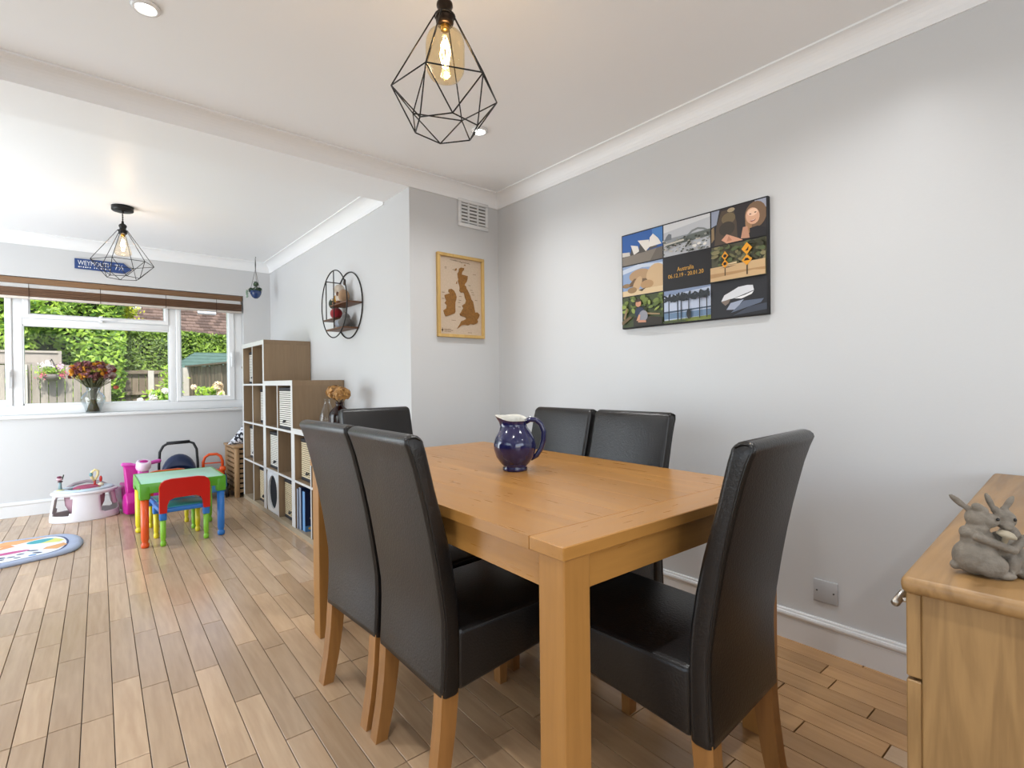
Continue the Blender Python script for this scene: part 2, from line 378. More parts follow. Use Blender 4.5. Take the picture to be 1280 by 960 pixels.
# coving: cove profile swept along walls (run axis given)
def cove(h, d, n=8):
    pts = [(0, 0), (0, 0.006)]
    pts = [(0.0, -h), (0.007, -h), (0.007, -h+.008)]
    for k in range(n+1):
        a = PI/2*k/n
        pts.append((0.007+(d-.014)*(1-math.cos(a)), -h+.008+(h-.016)*math.sin(a)))
    pts += [(d, -.008), (d, 0.0), (0.0, 0.0)]
    return pts
HD = ZC-ZB; DD = 0.068
cv = cove(HD, DD)
def cove_run(name, mb): return struct(name, mb, CEILP)
mb = MB(); mb.prism([(XW-a, ZC+b) for a, b in cv], YR, YP-.0, 'Y'); cove_run('trim_cornice_right', mb)
mb = MB(); mb.prism([(YP-a, ZC+b) for a, b in cv], XL, XW, 'X'); cove_run('trim_cornice_beam', mb)
cp = cove(ZPC-ZPB, 0.085)
mb = MB(); mb.prism([(XS-a, ZPC+b) for a, b in cp], YP+.345, YW, 'Y'); cove_run('trim_cornice_playroom', mb)
mb = MB(); mb.prism([(YW-a, ZPC+b) for a, b in cp], XL, XS, 'X'); cove_run('trim_cornice_window', mb)
# skirting boards with torus moulding
SK = 0.124
def skirt():
    return [(0, 0), (0.016, 0), (0.016, 0.088), (0.0145, 0.090), (0.0145, 0.093), (0.019, 0.096), (0.0215, 0.102), (0.0215, 0.107), (0.019, 0.113), (0.013, 0.115), (0.012, 0.118), (0.012, 0.121), (0.009, SK), (0, SK)]
mb = MB(); mb.prism([(XW-a, b) for a, b in skirt()], YR, YP, 'Y'); struct('baseboard_right', mb, GLOSSW)
mb = MB(); mb.prism([(YP-a, b) for a, b in skirt()], XS, XW-.02, 'X'); struct('baseboard_pier', mb, GLOSSW)
mb = MB(); mb.prism([(YW-a, b) for a, b in skirt()], XL, XS, 'X'); struct('baseboard_window', mb, GLOSSW)
mb = MB(); mb.prism([(XL+a, b) for a, b in skirt()], YR, 3.4, 'Y'); struct('baseboard_left', mb, GLOSSW)

# ------------------------------------------------------------------ window
win = thing('window_1', None, None, (0, 0, 0)); win['kind'] = 'structure'
FY0, FY1 = YW+.070, YW+.140
def bar(name, x0, x1, z0, z1, y0=FY0, y1=FY1, r=0.006, parent=win):
    return MB().rbox(x0, x1, y0, y1, z0, z1, r, 2).build(name, UPVC, parent)
MB().rbox(OX0-.01, OX1+.0, YW-.028, YW+.15, OZ0-.03, OZ0, 0.008, 3).build('window_sill', GLOSSW, win)
bar('frame_bottom', OX0, OX1, OZ0, 0.925); bar('frame_top', OX0, OX1, 1.955, OZ1)
bar('frame_side', 1.225, OX1, 0.925, 1.955); bar('frame_side', OX0, OX0+.06, 0.925, 1.955)
bar('mullion', 0.650, 0.706, 0.925, 1.955); bar('mullion', -0.456, -0.392, 0.925, 1.955)
bar('transom', -0.392, 0.650, 1.617, 1.672)
def sash(x0, x1, z0, z1, gx0, gx1, gz0, gz1):
    mb = MB(); y0, y1 = FY0-.012, FY1-.01
    outer = [(x0, z0), (x1, z0), (x1, z1), (x0, z1)]; inner = [(gx0, gz0), (gx1, gz0), (gx1, gz1), (gx0, gz1)]
    b = 0.007
    mid = [(x0+b, z0+b), (x1-b, z0+b), (x1-b, z1-b), (x0+b, z1-b)]; mid2 = [(gx0-b*1.6, gz0-b*1.6), (gx1+b*1.6, gz0-b*1.6), (gx1+b*1.6, gz1+b*1.6), (gx0-b*1.6, gz1+b*1.6)]
    rings = [(outer, y1), (outer, y0+b), (mid, y0), (mid2, y0), (inner, y0+.014), (inner, y1)]
    vs_ = [(p[0], y, p[1]) for r, y in rings for p in r]; fs = []
    for i in range(6):
        j = (i+1) % 6
        for k in range(4): fs.append((i*4+k, i*4+(k+1) % 4, j*4+(k+1) % 4, j*4+k))
    mb.add(vs_, fs); return mb.build('casement', UPVC, win)
GL = glass('window_glass', (0.985, 0.99, 0.99), 0.10)
def pane(x0, x1, z0, z1, parent=win): return MB().box(x0-.004, x1+.004, FY0+.03, FY0+.036, z0-.004, z1+.004).build('glass_pane', GL, parent)
s1 = sash(0.706, 1.225, 0.925, 1.955, 0.752, 1.164, 0.977, 1.90); pane(0.752, 1.164, 0.977, 1.90, s1)
s2 = sash(-0.392, 0.650, 1.672, 1.955, -0.345, 0.610, 1.716, 1.91); pane(-0.345, 0.610, 1.716, 1.91, s2)
s3 = sash(-1.24, -0.456, 0.925, 1.955, -1.19, -0.502, 0.977, 1.90); pane(-1.19, -0.502, 0.977, 1.90, s3)
pane(-0.386, 0.645, 0.941, 1.608)
mbg = MB()   # glazing bead of the fixed centre light
for a in ((-0.392, -0.386, 0.925, 1.617), (0.645, 0.650, 0.925, 1.617)): mbg.box(a[0], a[1], FY0+.004, FY1, a[2], a[3])
mbg.box(-0.392, 0.65, FY0+.004, FY1, 0.925, 0.941); mbg.box(-0.392, 0.65, FY0+.004, FY1, 1.608, 1.617)
mbg.build('glazing_bead', UPVC, win)
def handle(x, z, parent, vertical=True):
    mb = MB(); mb.rbox(x-.014, x+.014, FY0-.03, FY0-.01, z-.03, z+.03, .005)
    if vertical: mb.rbox(x-.010, x+.010, FY0-.05, FY0-.03, z-.13, z+.012, .005)
    else: mb.rbox(x-.012, x+.12, FY0-.05, FY0-.03, z-.010, z+.010, .005)
    mb.build('handle', UPVC, parent)
handle(-0.478, 1.20, s3); handle(0.13, 1.692, s2, False); handle(1.196, 1.40, s1)

# unseen openings: assumed garden doors, plus side and rear windows added for light
for nm, (x0, x1, y0, y1, z0, z1) in {'added_side_window': (XL-.10, XL-.03, -.55, 1.75, .65, 2.15), 'assumed_garden_door': (XL-.10, XL-.03, 3.4, 5.7, 0, 2.15)}.items():
    mb = MB(); f = .06
    mb.box(x0, x1, y0, y0+f, z0, z1); mb.box(x0, x1, y1-f, y1, z0, z1); mb.box(x0, x1, y0, y1, z0, z0+f); mb.box(x0, x1, y0, y1, z1-f, z1); mb.box(x0, x1, (y0+y1)/2-f/2, (y0+y1)/2+f/2, z0, z1)
    struct(nm, mb, UPVC)
mb = MB(); f = .06; y0, y1 = YR-.10, YR-.03
mb.box(-1.35, -1.35+f, y0, y1, .68, 2.22); mb.box(1.75-f, 1.75, y0, y1, .68, 2.22); mb.box(-1.35, 1.75, y0, y1, .68, .74); mb.box(-1.35, 1.75, y0, y1, 2.16, 2.22)
struct('added_rear_window', mb, UPVC)

# ------------------------------------------------------------------ dining table
TZ = 0.760; TW, TL, TR = 0.930, 1.575, -0.022
tb = thing('dining_table', 'long oak dining table with a planked top, in the middle of the chairs', 'table', (0.720+TW/2*math.cos(TR)-TL/2*math.sin(TR), 0.711+TW/2*math.sin(TR)+TL/2*math.cos(TR), 0), TR)
hx, hy = TW/2, TL/2
EB = 0.105
for s in (-1, 1):
    y0, y1 = (-hy, -hy+EB) if s < 0 else (hy-EB, hy)
    MB().rbox(-hx, hx, y0, y1, TZ-.029, TZ, .002, 1, smooth=False).build('end_board', OAKTX, tb)
n = 6; wst = 2*hx/n
for i in range(n):
    MB().rbox(-hx+i*wst+.0001, -hx+(i+1)*wst-.0001, -hy+EB+.0003, hy-EB-.0003, TZ-.029, TZ, .0006, 1, smooth=False).build('top_board', OAKT, tb)
LW = 0.076; IN = 0.007
for sx in (-1, 1):
    for sy in (-1, 1):
        x1 = sx*(hx-IN); y1 = sy*(hy-IN); x0 = x1-sx*LW; y0 = y1-sy*LW
        MB().rbox(min(x0, x1), max(x0, x1), min(y0, y1), max(y0, y1), 0, TZ-.029, .003, 2, smooth=False).build('leg', OAKTZ, tb)
for s in (-1, 1):
    a = s*(hx-IN-.010); b = a-s*.022
    MB().box(min(a, b), max(a, b), -hy+IN+LW, hy-IN-LW, TZ-.029-.076, TZ-.029).build('apron', OAKT, tb)
    a = s*(hy-IN-.010); b = a-s*.022
    MB().box(-hx+IN+LW, hx-IN-LW, min(a, b), max(a, b), TZ-.029-.076, TZ-.029).build('apron', OAKTX, tb)

# ------------------------------------------------------------------ dining chairs (local: +X forward, origin under the rear foot of the back)
def rrect(x0, x1, hw, r, n=4):
    pts = []
    r = min(r, (x1-x0)/2*0.95)
    for cx, cy, a0 in ((x1-r, hw-r, 0), (x0+r, hw-r, PI/2), (x0+r, -hw+r, PI), (x1-r, -hw+r, 3*PI/2)):
        for k in range(n+1): a = a0+PI/2*k/n; pts.append((cx+r*math.cos(a), cy+r*math.sin(a)))
    return pts
HWC = 0.190
BACK = [(0.280, 0.004, 0.050), (0.283, 0.0, 0.054), (0.30, 0.0, 0.055), (0.36, 0.004, 0.057), (0.43, 0.006, 0.058), (0.48, 0.005, 0.057), (0.54, -0.003, 0.052), (0.617, -0.015, 0.040),
        (0.70, -0.030, 0.022), (0.762, -0.043, 0.005), (0.82, -0.057, -0.011), (0.875, -0.071, -0.024), (0.915, -0.084, -0.034), (0.932, -0.091, -0.039), (0.942, -0.094, -0.043), (0.950, -0.092, -0.048), (0.956, -0.086, -0.055), (0.959, -0.077, -0.064)]
def make_chair(label):
    t = thing('dining_chair', label, 'chair', group='black leather dining chairs around the table')
    mb = MB(); vs_ = []; N_ = None
    for i, (z, xr, xf) in enumerate(BACK):
        tt = max(0.0, (z-0.925)/0.034); hw = HWC - 0.012*tt*tt
        ring = rrect(xr, xf, hw, 0.013 if z < .94 else 0.006); N_ = len(ring)
        vs_ += [(x, y, z) for x, y in ring]
    m = len(BACK); fs = [(i*N_+k, i*N_+(k+1) % N_, (i+1)*N_+(k+1) % N_, (i+1)*N_+k) for i in range(m-1) for k in range(N_)]
    fs += [tuple(range(N_-1, -1, -1)), tuple((m-1)*N_+k for k in range(N_))]
    mb.add(vs_, fs, 0, True); bk = mb.build('backrest', LEATHER, t)
    for s in (-1, 1):
        mp = MB()
        pts = [(xr+.006, s*(HWC-.001), z) for z, xr, xf in BACK[2:14]]
        pts += [(-.088, s*(HWC-.003), .948), (-.079, s*(HWC-.006), .953), (-.064, s*(HWC-.006), .953), (-.052, s*(HWC-.004), .945)]
        mp.tube(pts, 0.0024, 5); mp.build('piping', PIPING, bk)
    # seat: padded box whose rail rises a little towards the front
    bm = bmesh.new()
    co = [(.050, -HWC+.004, .278), (.478, -HWC-.008, .335), (.478, HWC+.008, .335), (.050, HWC-.004, .278), (.050, -HWC+.004, .442), (.485, -HWC-.010, .455), (.485, HWC+.010, .455), (.050, HWC-.004, .442)]
    v = [bm.verts.new(c) for c in co]
    for f in ((0,3,2,1),(4,5,6,7),(0,1,5,4),(1,2,6,5),(2,3,7,6),(3,0,4,7)): bm.faces.new([v[i] for i in f])
    bmesh.ops.bevel(bm, geom=bm.edges[:], offset=.016, segments=4, profile=.5, affect='EDGES')
    mb = MB(); mb.bm(bm, 0, True); st = mb.build('seat', LEATHER, t)
    for s in (-1, 1): MB().tube([(.07, s*(HWC-.004), .436), (.26, s*(HWC+.002), .442), (.465, s*(HWC+.007), .447)], .0016, 4).build('seam', PIPING, st)
    for s in (-1, 1):
        mb = MB(); st_ = [(.29, .002, .052), (.20, -.004, .043), (.10, -.016, .027), (0, -.034, .004)]
        yo, yi = s*(HWC-.004), s*(HWC-.045)
        for (za, a0, a1), (zb, b0, b1) in zip(st_, st_[1:]):
            mb.hexa([(b0, min(yo, yi), zb), (b1, min(yo, yi), zb), (b1, max(yo, yi), zb), (b0, max(yo, yi), zb)], [(a0, min(yo, yi), za), (a1, min(yo, yi), za), (a1, max(yo, yi), za), (a0, max(yo, yi), za)])
        mb.build('leg', OAKL, t)
        mb = MB(); y0, y1 = s*(HWC+.002), s*(HWC-.042)
        mb.hexa([(.442, min(y0, y1)+.003, 0), (.472, min(y0, y1)+.003, 0), (.472, max(y0, y1)-.003, 0), (.442, max(y0, y1)-.003, 0)], [(.434, min(y0, y1), .345), (.476, min(y0, y1), .345), (.476, max(y0, y1), .345), (.434, max(y0, y1), .345)])
        mb.build('leg', OAKL, t)
    return t
CH = [((.690, 1.712), .045, 'black leather dining chair left of the table, its back to us, further from the camera'),
      ((.693, 1.305), -.02, 'black leather dining chair left of the table, its back to us, nearest the camera'),
      ((1.165, 2.435), -PI/2+.02, 'black leather dining chair at the far end of the table, by the pier wall'),
      ((1.698, 1.728), PI-.02, 'black leather dining chair on the wall side of the table, directly behind the blue jug'),
      ((1.700, 1.330), PI+.0, 'black leather dining chair on the wall side of the table, right of the blue jug'),
      ((1.224, .588), PI/2+.06, 'black leather dining chair at the near end of the table, in the right foreground')]
ch0 = make_chair(CH[0][2])
for i, ((x, y), r, lab) in enumerate(CH):
    c = ch0 if i == 0 else copy_tree(ch0)
    c.location = (x, y, 0); c.rotation_euler = (0, 0, r); c['label'] = lab

# ------------------------------------------------------------------ blue jug
jg = thing('jug', 'glossy cobalt blue ceramic jug with a white inside, standing on the dining table', 'jug', (1.222, 1.452, TZ), math.radians(-40))
BLUE = mat('cobalt_glaze', '1b1c4a', rough=0.12, var=0.35, scale=14, coat=0.6); WGL = mat('cream_glaze', 'd9d6cc', rough=0.2)
prof = [(.044, 0), (.046, .004), (.046, .012), (.042, .017), (.055, .030), (.070, .052), (.078, .080), (.0785, .098), (.072, .122), (.058, .145), (.047, .160), (.043, .174), (.045, .188), (.047, .194)]
pin = [(.044, .194), (.041, .186), (.040, .174), (.044, .160), (.055, .145), (.068, .122), (.074, .098), (.074, .080), (.064, .050), (.03, .03), (.0, .028)]
def spout(p):
    x, y, z = p
    if z > .150:
        k = min(1, (z-.150)/.04); a = math.atan2(y, x); f = max(0, math.cos(a-PI))**6
        z += .22*k*y; x -= .026*k*f; z += .010*k*f-.006*k*max(0, math.cos(a))**2
    return (x, y, z)
mb = MB(); mb.lathe(prof, 40); mb.V = [spout(v) for v in mb.V]; mb.F = [f for f in mb.F if len(f) == 4 or min(mb.V[i][2] for i in f) < .05]; mb.I = [0]*len(mb.F); mb.S = [True]*len(mb.F)
mb.build('body', BLUE, jg)
mb = MB(); mb.lathe([(.047, .194)]+pin, 40); mb.V = [spout(v) for v in mb.V]; mb.F = [f for f in mb.F if len(f) == 4]; mb.I = [0]*len(mb.F); mb.S = [True]*len(mb.F); mb.build('lining', WGL, jg)
hp = [(.040, 0, .178), (.056, 0, .187), (.078, 0, .186), (.097, 0, .170), (.107, 0, .142), (.106, 0, .110), (.097, 0, .080), (.080, 0, .054), (.058, 0, .040)]
MB().tube(hp, [.010, .010, .0098, .0098, .0098, .0098, .0095, .009, .007], 10).build('handle', BLUE, jg)

# ------------------------------------------------------------------ pendant lamps
AMBER = glass('amber_glass', (1.0, .90, .70), 0.6, 0.03); CLEARB = glass('pale_amber_glass', (1.0, .93, .82), 0.5, 0.03)
FIL = emit('filament_glow', (1.0, .62, .22), 60)
def pendant(name, label, x, y, zc, z_top, z_mid, z_bot, R1, R2, a0, bulb_r, bulb_h, rose, bulb_mat, holder_mat, shape, power):
    t = thing(name, label, 'lamp', (x, y, z_bot))
    z = lambda v: v-z_bot
    mb = MB(); mb.lathe([(rose, z(zc)-.0005), (rose, z(zc)-.030), (rose*.92, z(zc)-.034), (.008, z(zc)-.034), (.008, z(zc)-.045), (0, z(zc)-.045)], 28); mb.build('ceiling_rose', BLACKM, t)
    mb = MB(); zt = z_top+.065
    for ph in (0, PI):
        pts = []
        L = zc-.04-zt; n = max(12, int(L/.004))
        for k in range(n+1):
            a = ph+2*PI*k/8; pts.append((.0024*math.cos(a), .0024*math.sin(a), z(zt)+L*k/n))
        mb.tube(pts, .0024, 5)
    mb.build('twisted_flex', mat('brown_flex', '2a211b', rough=.7), t)
    h = holder_mat; mb = MB()
    mb.lathe([(0, z(zt)+.004), (.007, z(zt)+.002), (.008, z(zt)-.014), (.018, z(zt)-.020), (.024, z(zt)-.028), (.0245, z(zt)-.036), (.020, z(zt)-.045), (.020, z(zt)-.062), (.027, z(zt)-.064), (.028, z(zt)-.074), (.0245, z(zt)-.077), (.0265, z(zt)-.083), (.0245, z(zt)-.089), (.017, z(zt)-.092), (0, z(zt)-.092)], 24)
    mb.build('lamp_holder', h, t)
    P = [Vector((R1*math.cos(a0+k*PI/3), R1*math.sin(a0+k*PI/3), z(z_mid))) for k in range(6)]
    Q = [Vector((R2*math.cos(a0+PI/6+k*PI/3), R2*math.sin(a0+PI/6+k*PI/3), 0)) for k in range(6)]
    cage = bpy.data.objects.new('cage', None); COL.objects.link(cage); cage.parent = t
    wr = .0021
    def wire(a, b, nm='wire'): MB().tube([a, b], wr, 6).build(nm, BLACKM, cage)
    ring = [(.030*math.cos(2*PI*k/20), .030*math.sin(2*PI*k/20), z(z_top)) for k in range(20)]
    MB().tube(ring, wr, 5, closed=True).build('collar_ring', BLACKM, cage)
    for k in range(6):
        T0 = Vector((.030*math.cos(a0+k*PI/3), .030*math.sin(a0+k*PI/3), z(z_top)))
        wire(T0, P[k]); wire(P[k], P[(k+1) % 6]); wire(Q[k], Q[(k+1) % 6]); wire(P[k], Q[k]); wire(P[(k+1) % 6], Q[k])
    zb = z(z_top)-.026
    mb = MB(); n = 28
    if shape == 'jar': pr = [(.013, zb+.006), (.014, zb-.012), (.026, zb-.020), (bulb_r*.86, zb-.032), (bulb_r*.97, zb-.048), (bulb_r, zb-.065), (bulb_r, zb-bulb_h*.72), (bulb_r*.95, zb-bulb_h*.84), (bulb_r*.78, zb-bulb_h*.94), (bulb_r*.45, zb-bulb_h*.99), (0, zb-bulb_h)]
    else: pr = [(.013, zb+.006), (.014, zb-.012), (.022, zb-.022), (bulb_r*.55, zb-bulb_h*.35), (bulb_r*.8, zb-bulb_h*.6), (bulb_r*.97, zb-bulb_h*.82), (bulb_r, zb-bulb_h*.9), (bulb_r*.8, zb-bulb_h*.985), (0, zb-bulb_h)]
    mb.lathe(pr, n); bl = mb.build('bulb', bulb_mat, t)
    mb = MB(); mb.lathe([(.0125, zb+.01), (.0125, zb-.016), (0, zb-.017)], 16); mb.build('bulb_cap', mat('brass', 'b08d4a', rough=.3, metal=1), bl)
    mf = MB(); c = zb-bulb_h*.52
    for k in range(4):
        a = k*PI/2+.3; mf.tube([(.006*math.cos(a), .006*math.sin(a), c+bulb_h*.26), (.016*math.cos(a+.3), .016*math.sin(a+.3), c), (.006*math.cos(a+.8), .006*math.sin(a+.8), c-bulb_h*.26)], .0022, 5)
    mf.build('filament', FIL, bl)
    ld = bpy.data.lights.new(name+'_light', 'POINT'); ld.energy = power; ld.color = (1.0, .80, .58); ld.shadow_soft_size = .02
    lo = bpy.data.objects.new(name+'_light', ld); COL.objects.link(lo); lo.parent = t; lo.location = (0, 0, c)
    return t
pa = YAW
def cam_angle(deg): # angle of a direction turned from "towards the camera", positive to the right in the photo
    base = math.atan2(-fw.y, -fw.x); return base+math.radians(deg)
pendant('pendant_lamp', 'black wire diamond cage pendant with a large amber jar bulb, hanging over the dining table', (.845), 1.309, ZC, 2.185, 1.952, 1.848, .160, .098, cam_angle(-12), .058, .165, .055, AMBER, BRONZE, 'jar', 1.6)
pendant('pendant_lamp', 'black wire cage pendant with a pale cone bulb, hanging in the playroom near the window', .231, 4.64, ZPC, 2.205, 1.972, 1.865, .188, .100, cam_angle(18), .052, .155, .066, CLEARB, BLACKM, 'cone', 1.6)

# ------------------------------------------------------------------ recessed downlights
DLE = emit('downlight_lens', (1.0, .96, .88), 14)
def downlight(x, y, label):
    t = thing('downlight', label, 'downlight', (x, y, ZC-.012), group='recessed ceiling downlights')
    MB().shell([(.030, .0115), (.044, .0115), (.044, .006), (.040, .001), (.033, 0), (.030, .003)], 32).build('trim_ring', GLOSSW, t)
    MB().lathe([(0, .006), (.030, .006), (.030, .0115), (0, .0115)], 32).build('lens', DLE, t)
    ld = bpy.data.lights.new('downlight_beam', 'SPOT'); ld.energy = 31; ld.spot_size = math.radians(146); ld.spot_blend = 1.0; ld.color = (.965, .985, 1.0); ld.shadow_soft_size = .02
    lo = bpy.data.objects.new('downlight_beam', ld); COL.objects.link(lo); lo.parent = t; lo.location = (0, 0, -.004)
downlight(.180, 2.166, 'round recessed downlight in the dining ceiling, at the top left')
downlight(1.595, 2.155, 'round recessed downlight just behind the large pendant cage')
downlight(1.595, .60, 'round recessed downlight above the near end of the table, out of view')
downlight(.180, .60, 'round recessed downlight above the camera, out of view')
downlight(.180, -.96, 'round recessed downlight behind the camera on the left')
downlight(1.595, -.96, 'round recessed downlight behind the camera on the right')

# ------------------------------------------------------------------ things on the dining-room walls
# photo canvas on the right wall
CY0, CY1, CZ0, CZ1, CT = 1.752, 0.978, 1.363, 1.868, 0.022
cv_ = thing('photo_canvas', 'black wall canvas with eight travel photos around a gold date, on the right wall', 'picture', (XW, (CY0+CY1)/2, CZ0))
MB().rbox(-CT, -.0005, -(CY0-CY1)/2, (CY0-CY1)/2, 0, CZ1-CZ0, .003, 2).build('canvas', mat('canvas_black', '17161a', rough=.6), cv_)
O0 = Vector((-CT, (CY0-CY1)/2, 0)); UU = Vector((0, -1, 0)); VV = Vector((0, 0, 1))
cw = (CY0-CY1-.008)/3; chh = (CZ1-CZ0-.008)/3; gp = .006
def cell(c, r): return O0+UU*(.004+c*cw+gp/2)+VV*(.004+r*chh+gp/2)
w, h = cw-gp, chh-gp
def photo(c, r, layers):
    L = []
    for col, poly in layers:
        q = clip([(a*w, b*h) for a, b in poly], w, h)
        if q: L.append((col, q))
    return printed('photo', cv_, cell(c, r), UU, VV, L)
R_ = random.Random(3)
def blobs(cols, n, x0, x1, y0, y1, r0, r1, el=1.0):
    return [(R_.choice(cols), oval(R_.uniform(x0, x1), R_.uniform(y0, y1), R_.uniform(r0, r1), R_.uniform(r0, r1)*el, 7, R_.uniform(0, 3))) for _ in range(n)]
FULL = rect(0, 0, 1, 1)
def sail(x, y, s, hh, lean=.5): return [(x, y), (x+s, y), (x+s*.92, y+hh*.45), (x+s*.7, y+hh*.8), (x+s*lean*.4, y+hh), (x+s*.08, y+hh*.6)]
photo(0, 2, [('1e56a0', FULL), ('3d76b8', rect(.75, .5, 1, 1)), ('3b3630', rect(0, .25, 1, .36)), ('7d746a', [(0, 0), (1, 0), (1, .38), (0, .28)]), ('655d55', [(.7, 0), (1, 0), (1, .38), (.86, .36)]),
             ('c9c4bc', [(0, .3), (.2, .3), (.19, .42), (0, .45)]), ('4a4642', [(.2, .3), (.34, .3), (.25, .62)]), ('dcd8d2', [(.3, .3), (.44, .38), (.4, .56), (.22, .64)]), ('4a4642', [(.42, .32), (.62, .32), (.46, .66)]),
             ('e0dcd6', [(.6, .33), (.7, .45), (.68, .68), (.4, .74)]), ('55504a', [(.68, .36), (.9, .4), (.82, .46), (.7, .44)]), ('e4e0da', [(.68, .44), (.98, .46), (.9, .66), (.78, .84), (.7, .74)])])
photo(1, 2, [('b9bcc2', FULL), ('cfd1d4', [(0, .75), (1, .9), (1, 1), (0, 1)]), ('8d9196', rect(0, .38, 1, .55)), ('6b7076', [(.02, .5), (.18, .5), (.18, .66), (.12, .7), (.06, .62)]), ('7a7f80', [(.5, .5), (.62, .64), (.75, .68), (.88, .62), (1, .5), (.95, .5), (.85, .58), (.75, .62), (.64, .58), (.56, .5)]), ('5f6560', [(.2, .42), (.6, .52), (1, .55), (1, .35), (0, .3)])]
      + blobs(['474a45', '6d7068', '8f918a', '34372f', 'b9b4aa'], 70, 0, 1, .0, .48, .015, .05, .7) + [('c4bfb4', [(.05, .32), (.5, .36), (.48, .41), (.06, .37)])] + blobs(['e3dfd8'], 5, .7, .95, .08, .25, .03, .05))
photo(2, 2, [('2a2527', FULL), ('8f97ab', [(0, .55), (.1, .6), (.16, 1), (0, 1)]), ('9da3b4', [(.85, .85), (1, .75), (1, 1), (.8, 1)]), ('8a7355', [(0, .1), (.06, .2), (.05, .55), (0, .5)]), ('4d4034', [(.06, 0), (.5, 0), (.48, .55), (.42, .95), (.2, .95), (.1, .55)]),
             ('6f6046', oval(.33, .70, .13, .16)), ('a8977a', oval(.38, .92, .07, .06)), ('3a322a', oval(.30, .42, .15, .2)), ('7a5f48', oval(.82, .62, .19, .36)), ('a27b58', oval(.70, .45, .06, .3)), ('d9a88a', oval(.77, .60, .12, .23, 18, .1)), ('efc9ac', oval(.77, .70, .09, .1)), ('8a4a40', [(.72, .47), (.83, .50), (.80, .45), (.75, .44)]), ('f2e6dc', [(.735, .475), (.815, .495), (.79, .475)]),
             ('5a4033', oval(.73, .66, .02, .015)), ('5a4033', oval(.82, .68, .02, .015)), ('c08f74', [(.56, .05), (.72, .02), (.68, .35), (.60, .35)]), ('1d1b20', [(.72, 0), (1, 0), (1, .2), (.86, .3), (.72, .28)]), ('d29c80', [(.2, .12), (.3, .26), (.52, .08), (.6, .0), (.3, 0)]), ('b97f64', [(.3, .05), (.34, .2), (.4, .06)])])
photo(0, 1, [('8aa0c4', FULL), ('c3cddd', [(0, .75), (.5, .88), (1, .8), (1, .92), (.4, 1), (0, .9)]), ('b08f6a', oval(.45, .62, .28, .22)), ('c9ab84', oval(.85, .5, .25, .42)), ('6a5238', [(.1, .3), (.3, .55), (.6, .5), (.7, .3)]), ('c2a27c', oval(.38, .35, .10, .26, 18, -.3)), ('b08c62', oval(.62, .3, .16, .14)), ('d8bf98', rect(0, 0, 1, .18)), ('94764f', oval(.25, .18, .12, .1)), ('4b3a28', [(.4, .15), (.6, .2), (.5, .1)]), ('8d7250', oval(.1, .35, .1, .07))])
photo(2, 1, [('4c4a36', FULL)] + blobs(['35361f', '6b6947', '827a55', '2a2b1a', '55603a'], 60, 0, 1, .45, 1, .03, .09) + [('c8a77c', [(0, 0), (1, 0), (1, .42), (0, .40)]), ('b08a5e', [(0, .1), (.8, .16), (1, .12), (1, .2), (0, .22)]), ('d9bf96', [(.3, .42), (.5, .42), (.5, .47), (.3, .45)]), ('5c4a33', [(.17, .36), (.5, .38), (.34, .34)]),
      ('4a3a20', rect(.275, .12, .295, .5)), ('4a3a20', rect(.675, .06, .70, .5)),
      ('e0961a', [(.22, .46), (.285, .34), (.35, .46), (.285, .58)]), ('e0961a', [(.22, .68), (.285, .56), (.35, .68), (.285, .82)]), ('e59c1c', [(.59, .46), (.685, .31), (.78, .46), (.685, .61)]), ('e59c1c', [(.59, .77), (.685, .60), (.78, .77), (.685, .94)]),
      ('1c1610', oval(.285, .46, .03, .045)), ('1c1610', oval(.285, .68, .03, .045)), ('1c1610', [(.635, .44), (.735, .44), (.70, .51), (.66, .51)]), ('1c1610', [(.655, .71), (.71, .71), (.72, .82), (.69, .76)])])
photo(0, 0, [('3f4a28', FULL)] + blobs(['2c3618', '5a6b30', '6f8038', '1f2612', '8a9a4a'], 50, 0, 1, .45, 1, .03, .1) + [('6e5a3c', [(0, .2), (.22, .36), (.26, .3), (.04, .1), (0, .1)]), ('8f7550', [(.04, .3), (.12, .62), (.16, .62), (.08, .25)]), ('2a241c', [(.3, 0), (1, 0), (1, .22), (.6, .3), (.3, .3)]), ('97805a', [(.6, .36), (.95, .30), (.95, .34), (.62, .42)]), ('26304a', oval(.46, .45, .12, .17)), ('8d8f98', oval(.55, .32, .11, .18)), ('c99274', oval(.43, .74, .07, .11)), ('3a2a20', oval(.42, .84, .08, .05)), ('cf9a7c', [(.38, .18), (.44, .38), (.48, .36), (.46, .18)]), ('c58e72', [(.42, .12), (.62, .1), (.62, .17), (.42, .2)])])
photo(1, 0, [('b9c3d8', FULL), ('7f8fae', [(0, .85), (1, .95), (1, 1), (0, 1)]), ('6a84a2', rect(0, .12, 1, .3)), ('44556a', [(0, .3), (1, .34), (1, .38), (0, .36)]), ('75803c', [(0, 0), (1, 0), (1, .12), (0, .08)])] + sum([[('1f242c', rect(x, .06, x+.02, .72))] + [('232a30', oval(x+.01+.09*math.cos(a), .72+.09*math.sin(a), .10, .03, 8, a)) for a in (0, .7, 1.4, 2.2, 2.9, -.5, 3.6)] for x in (.1, .3, .38, .55, .78, .93)], []) + [('14171c', oval(.57, .22, .05, .14)), ('3f4a2c', rect(0, 0, .5, .05))])
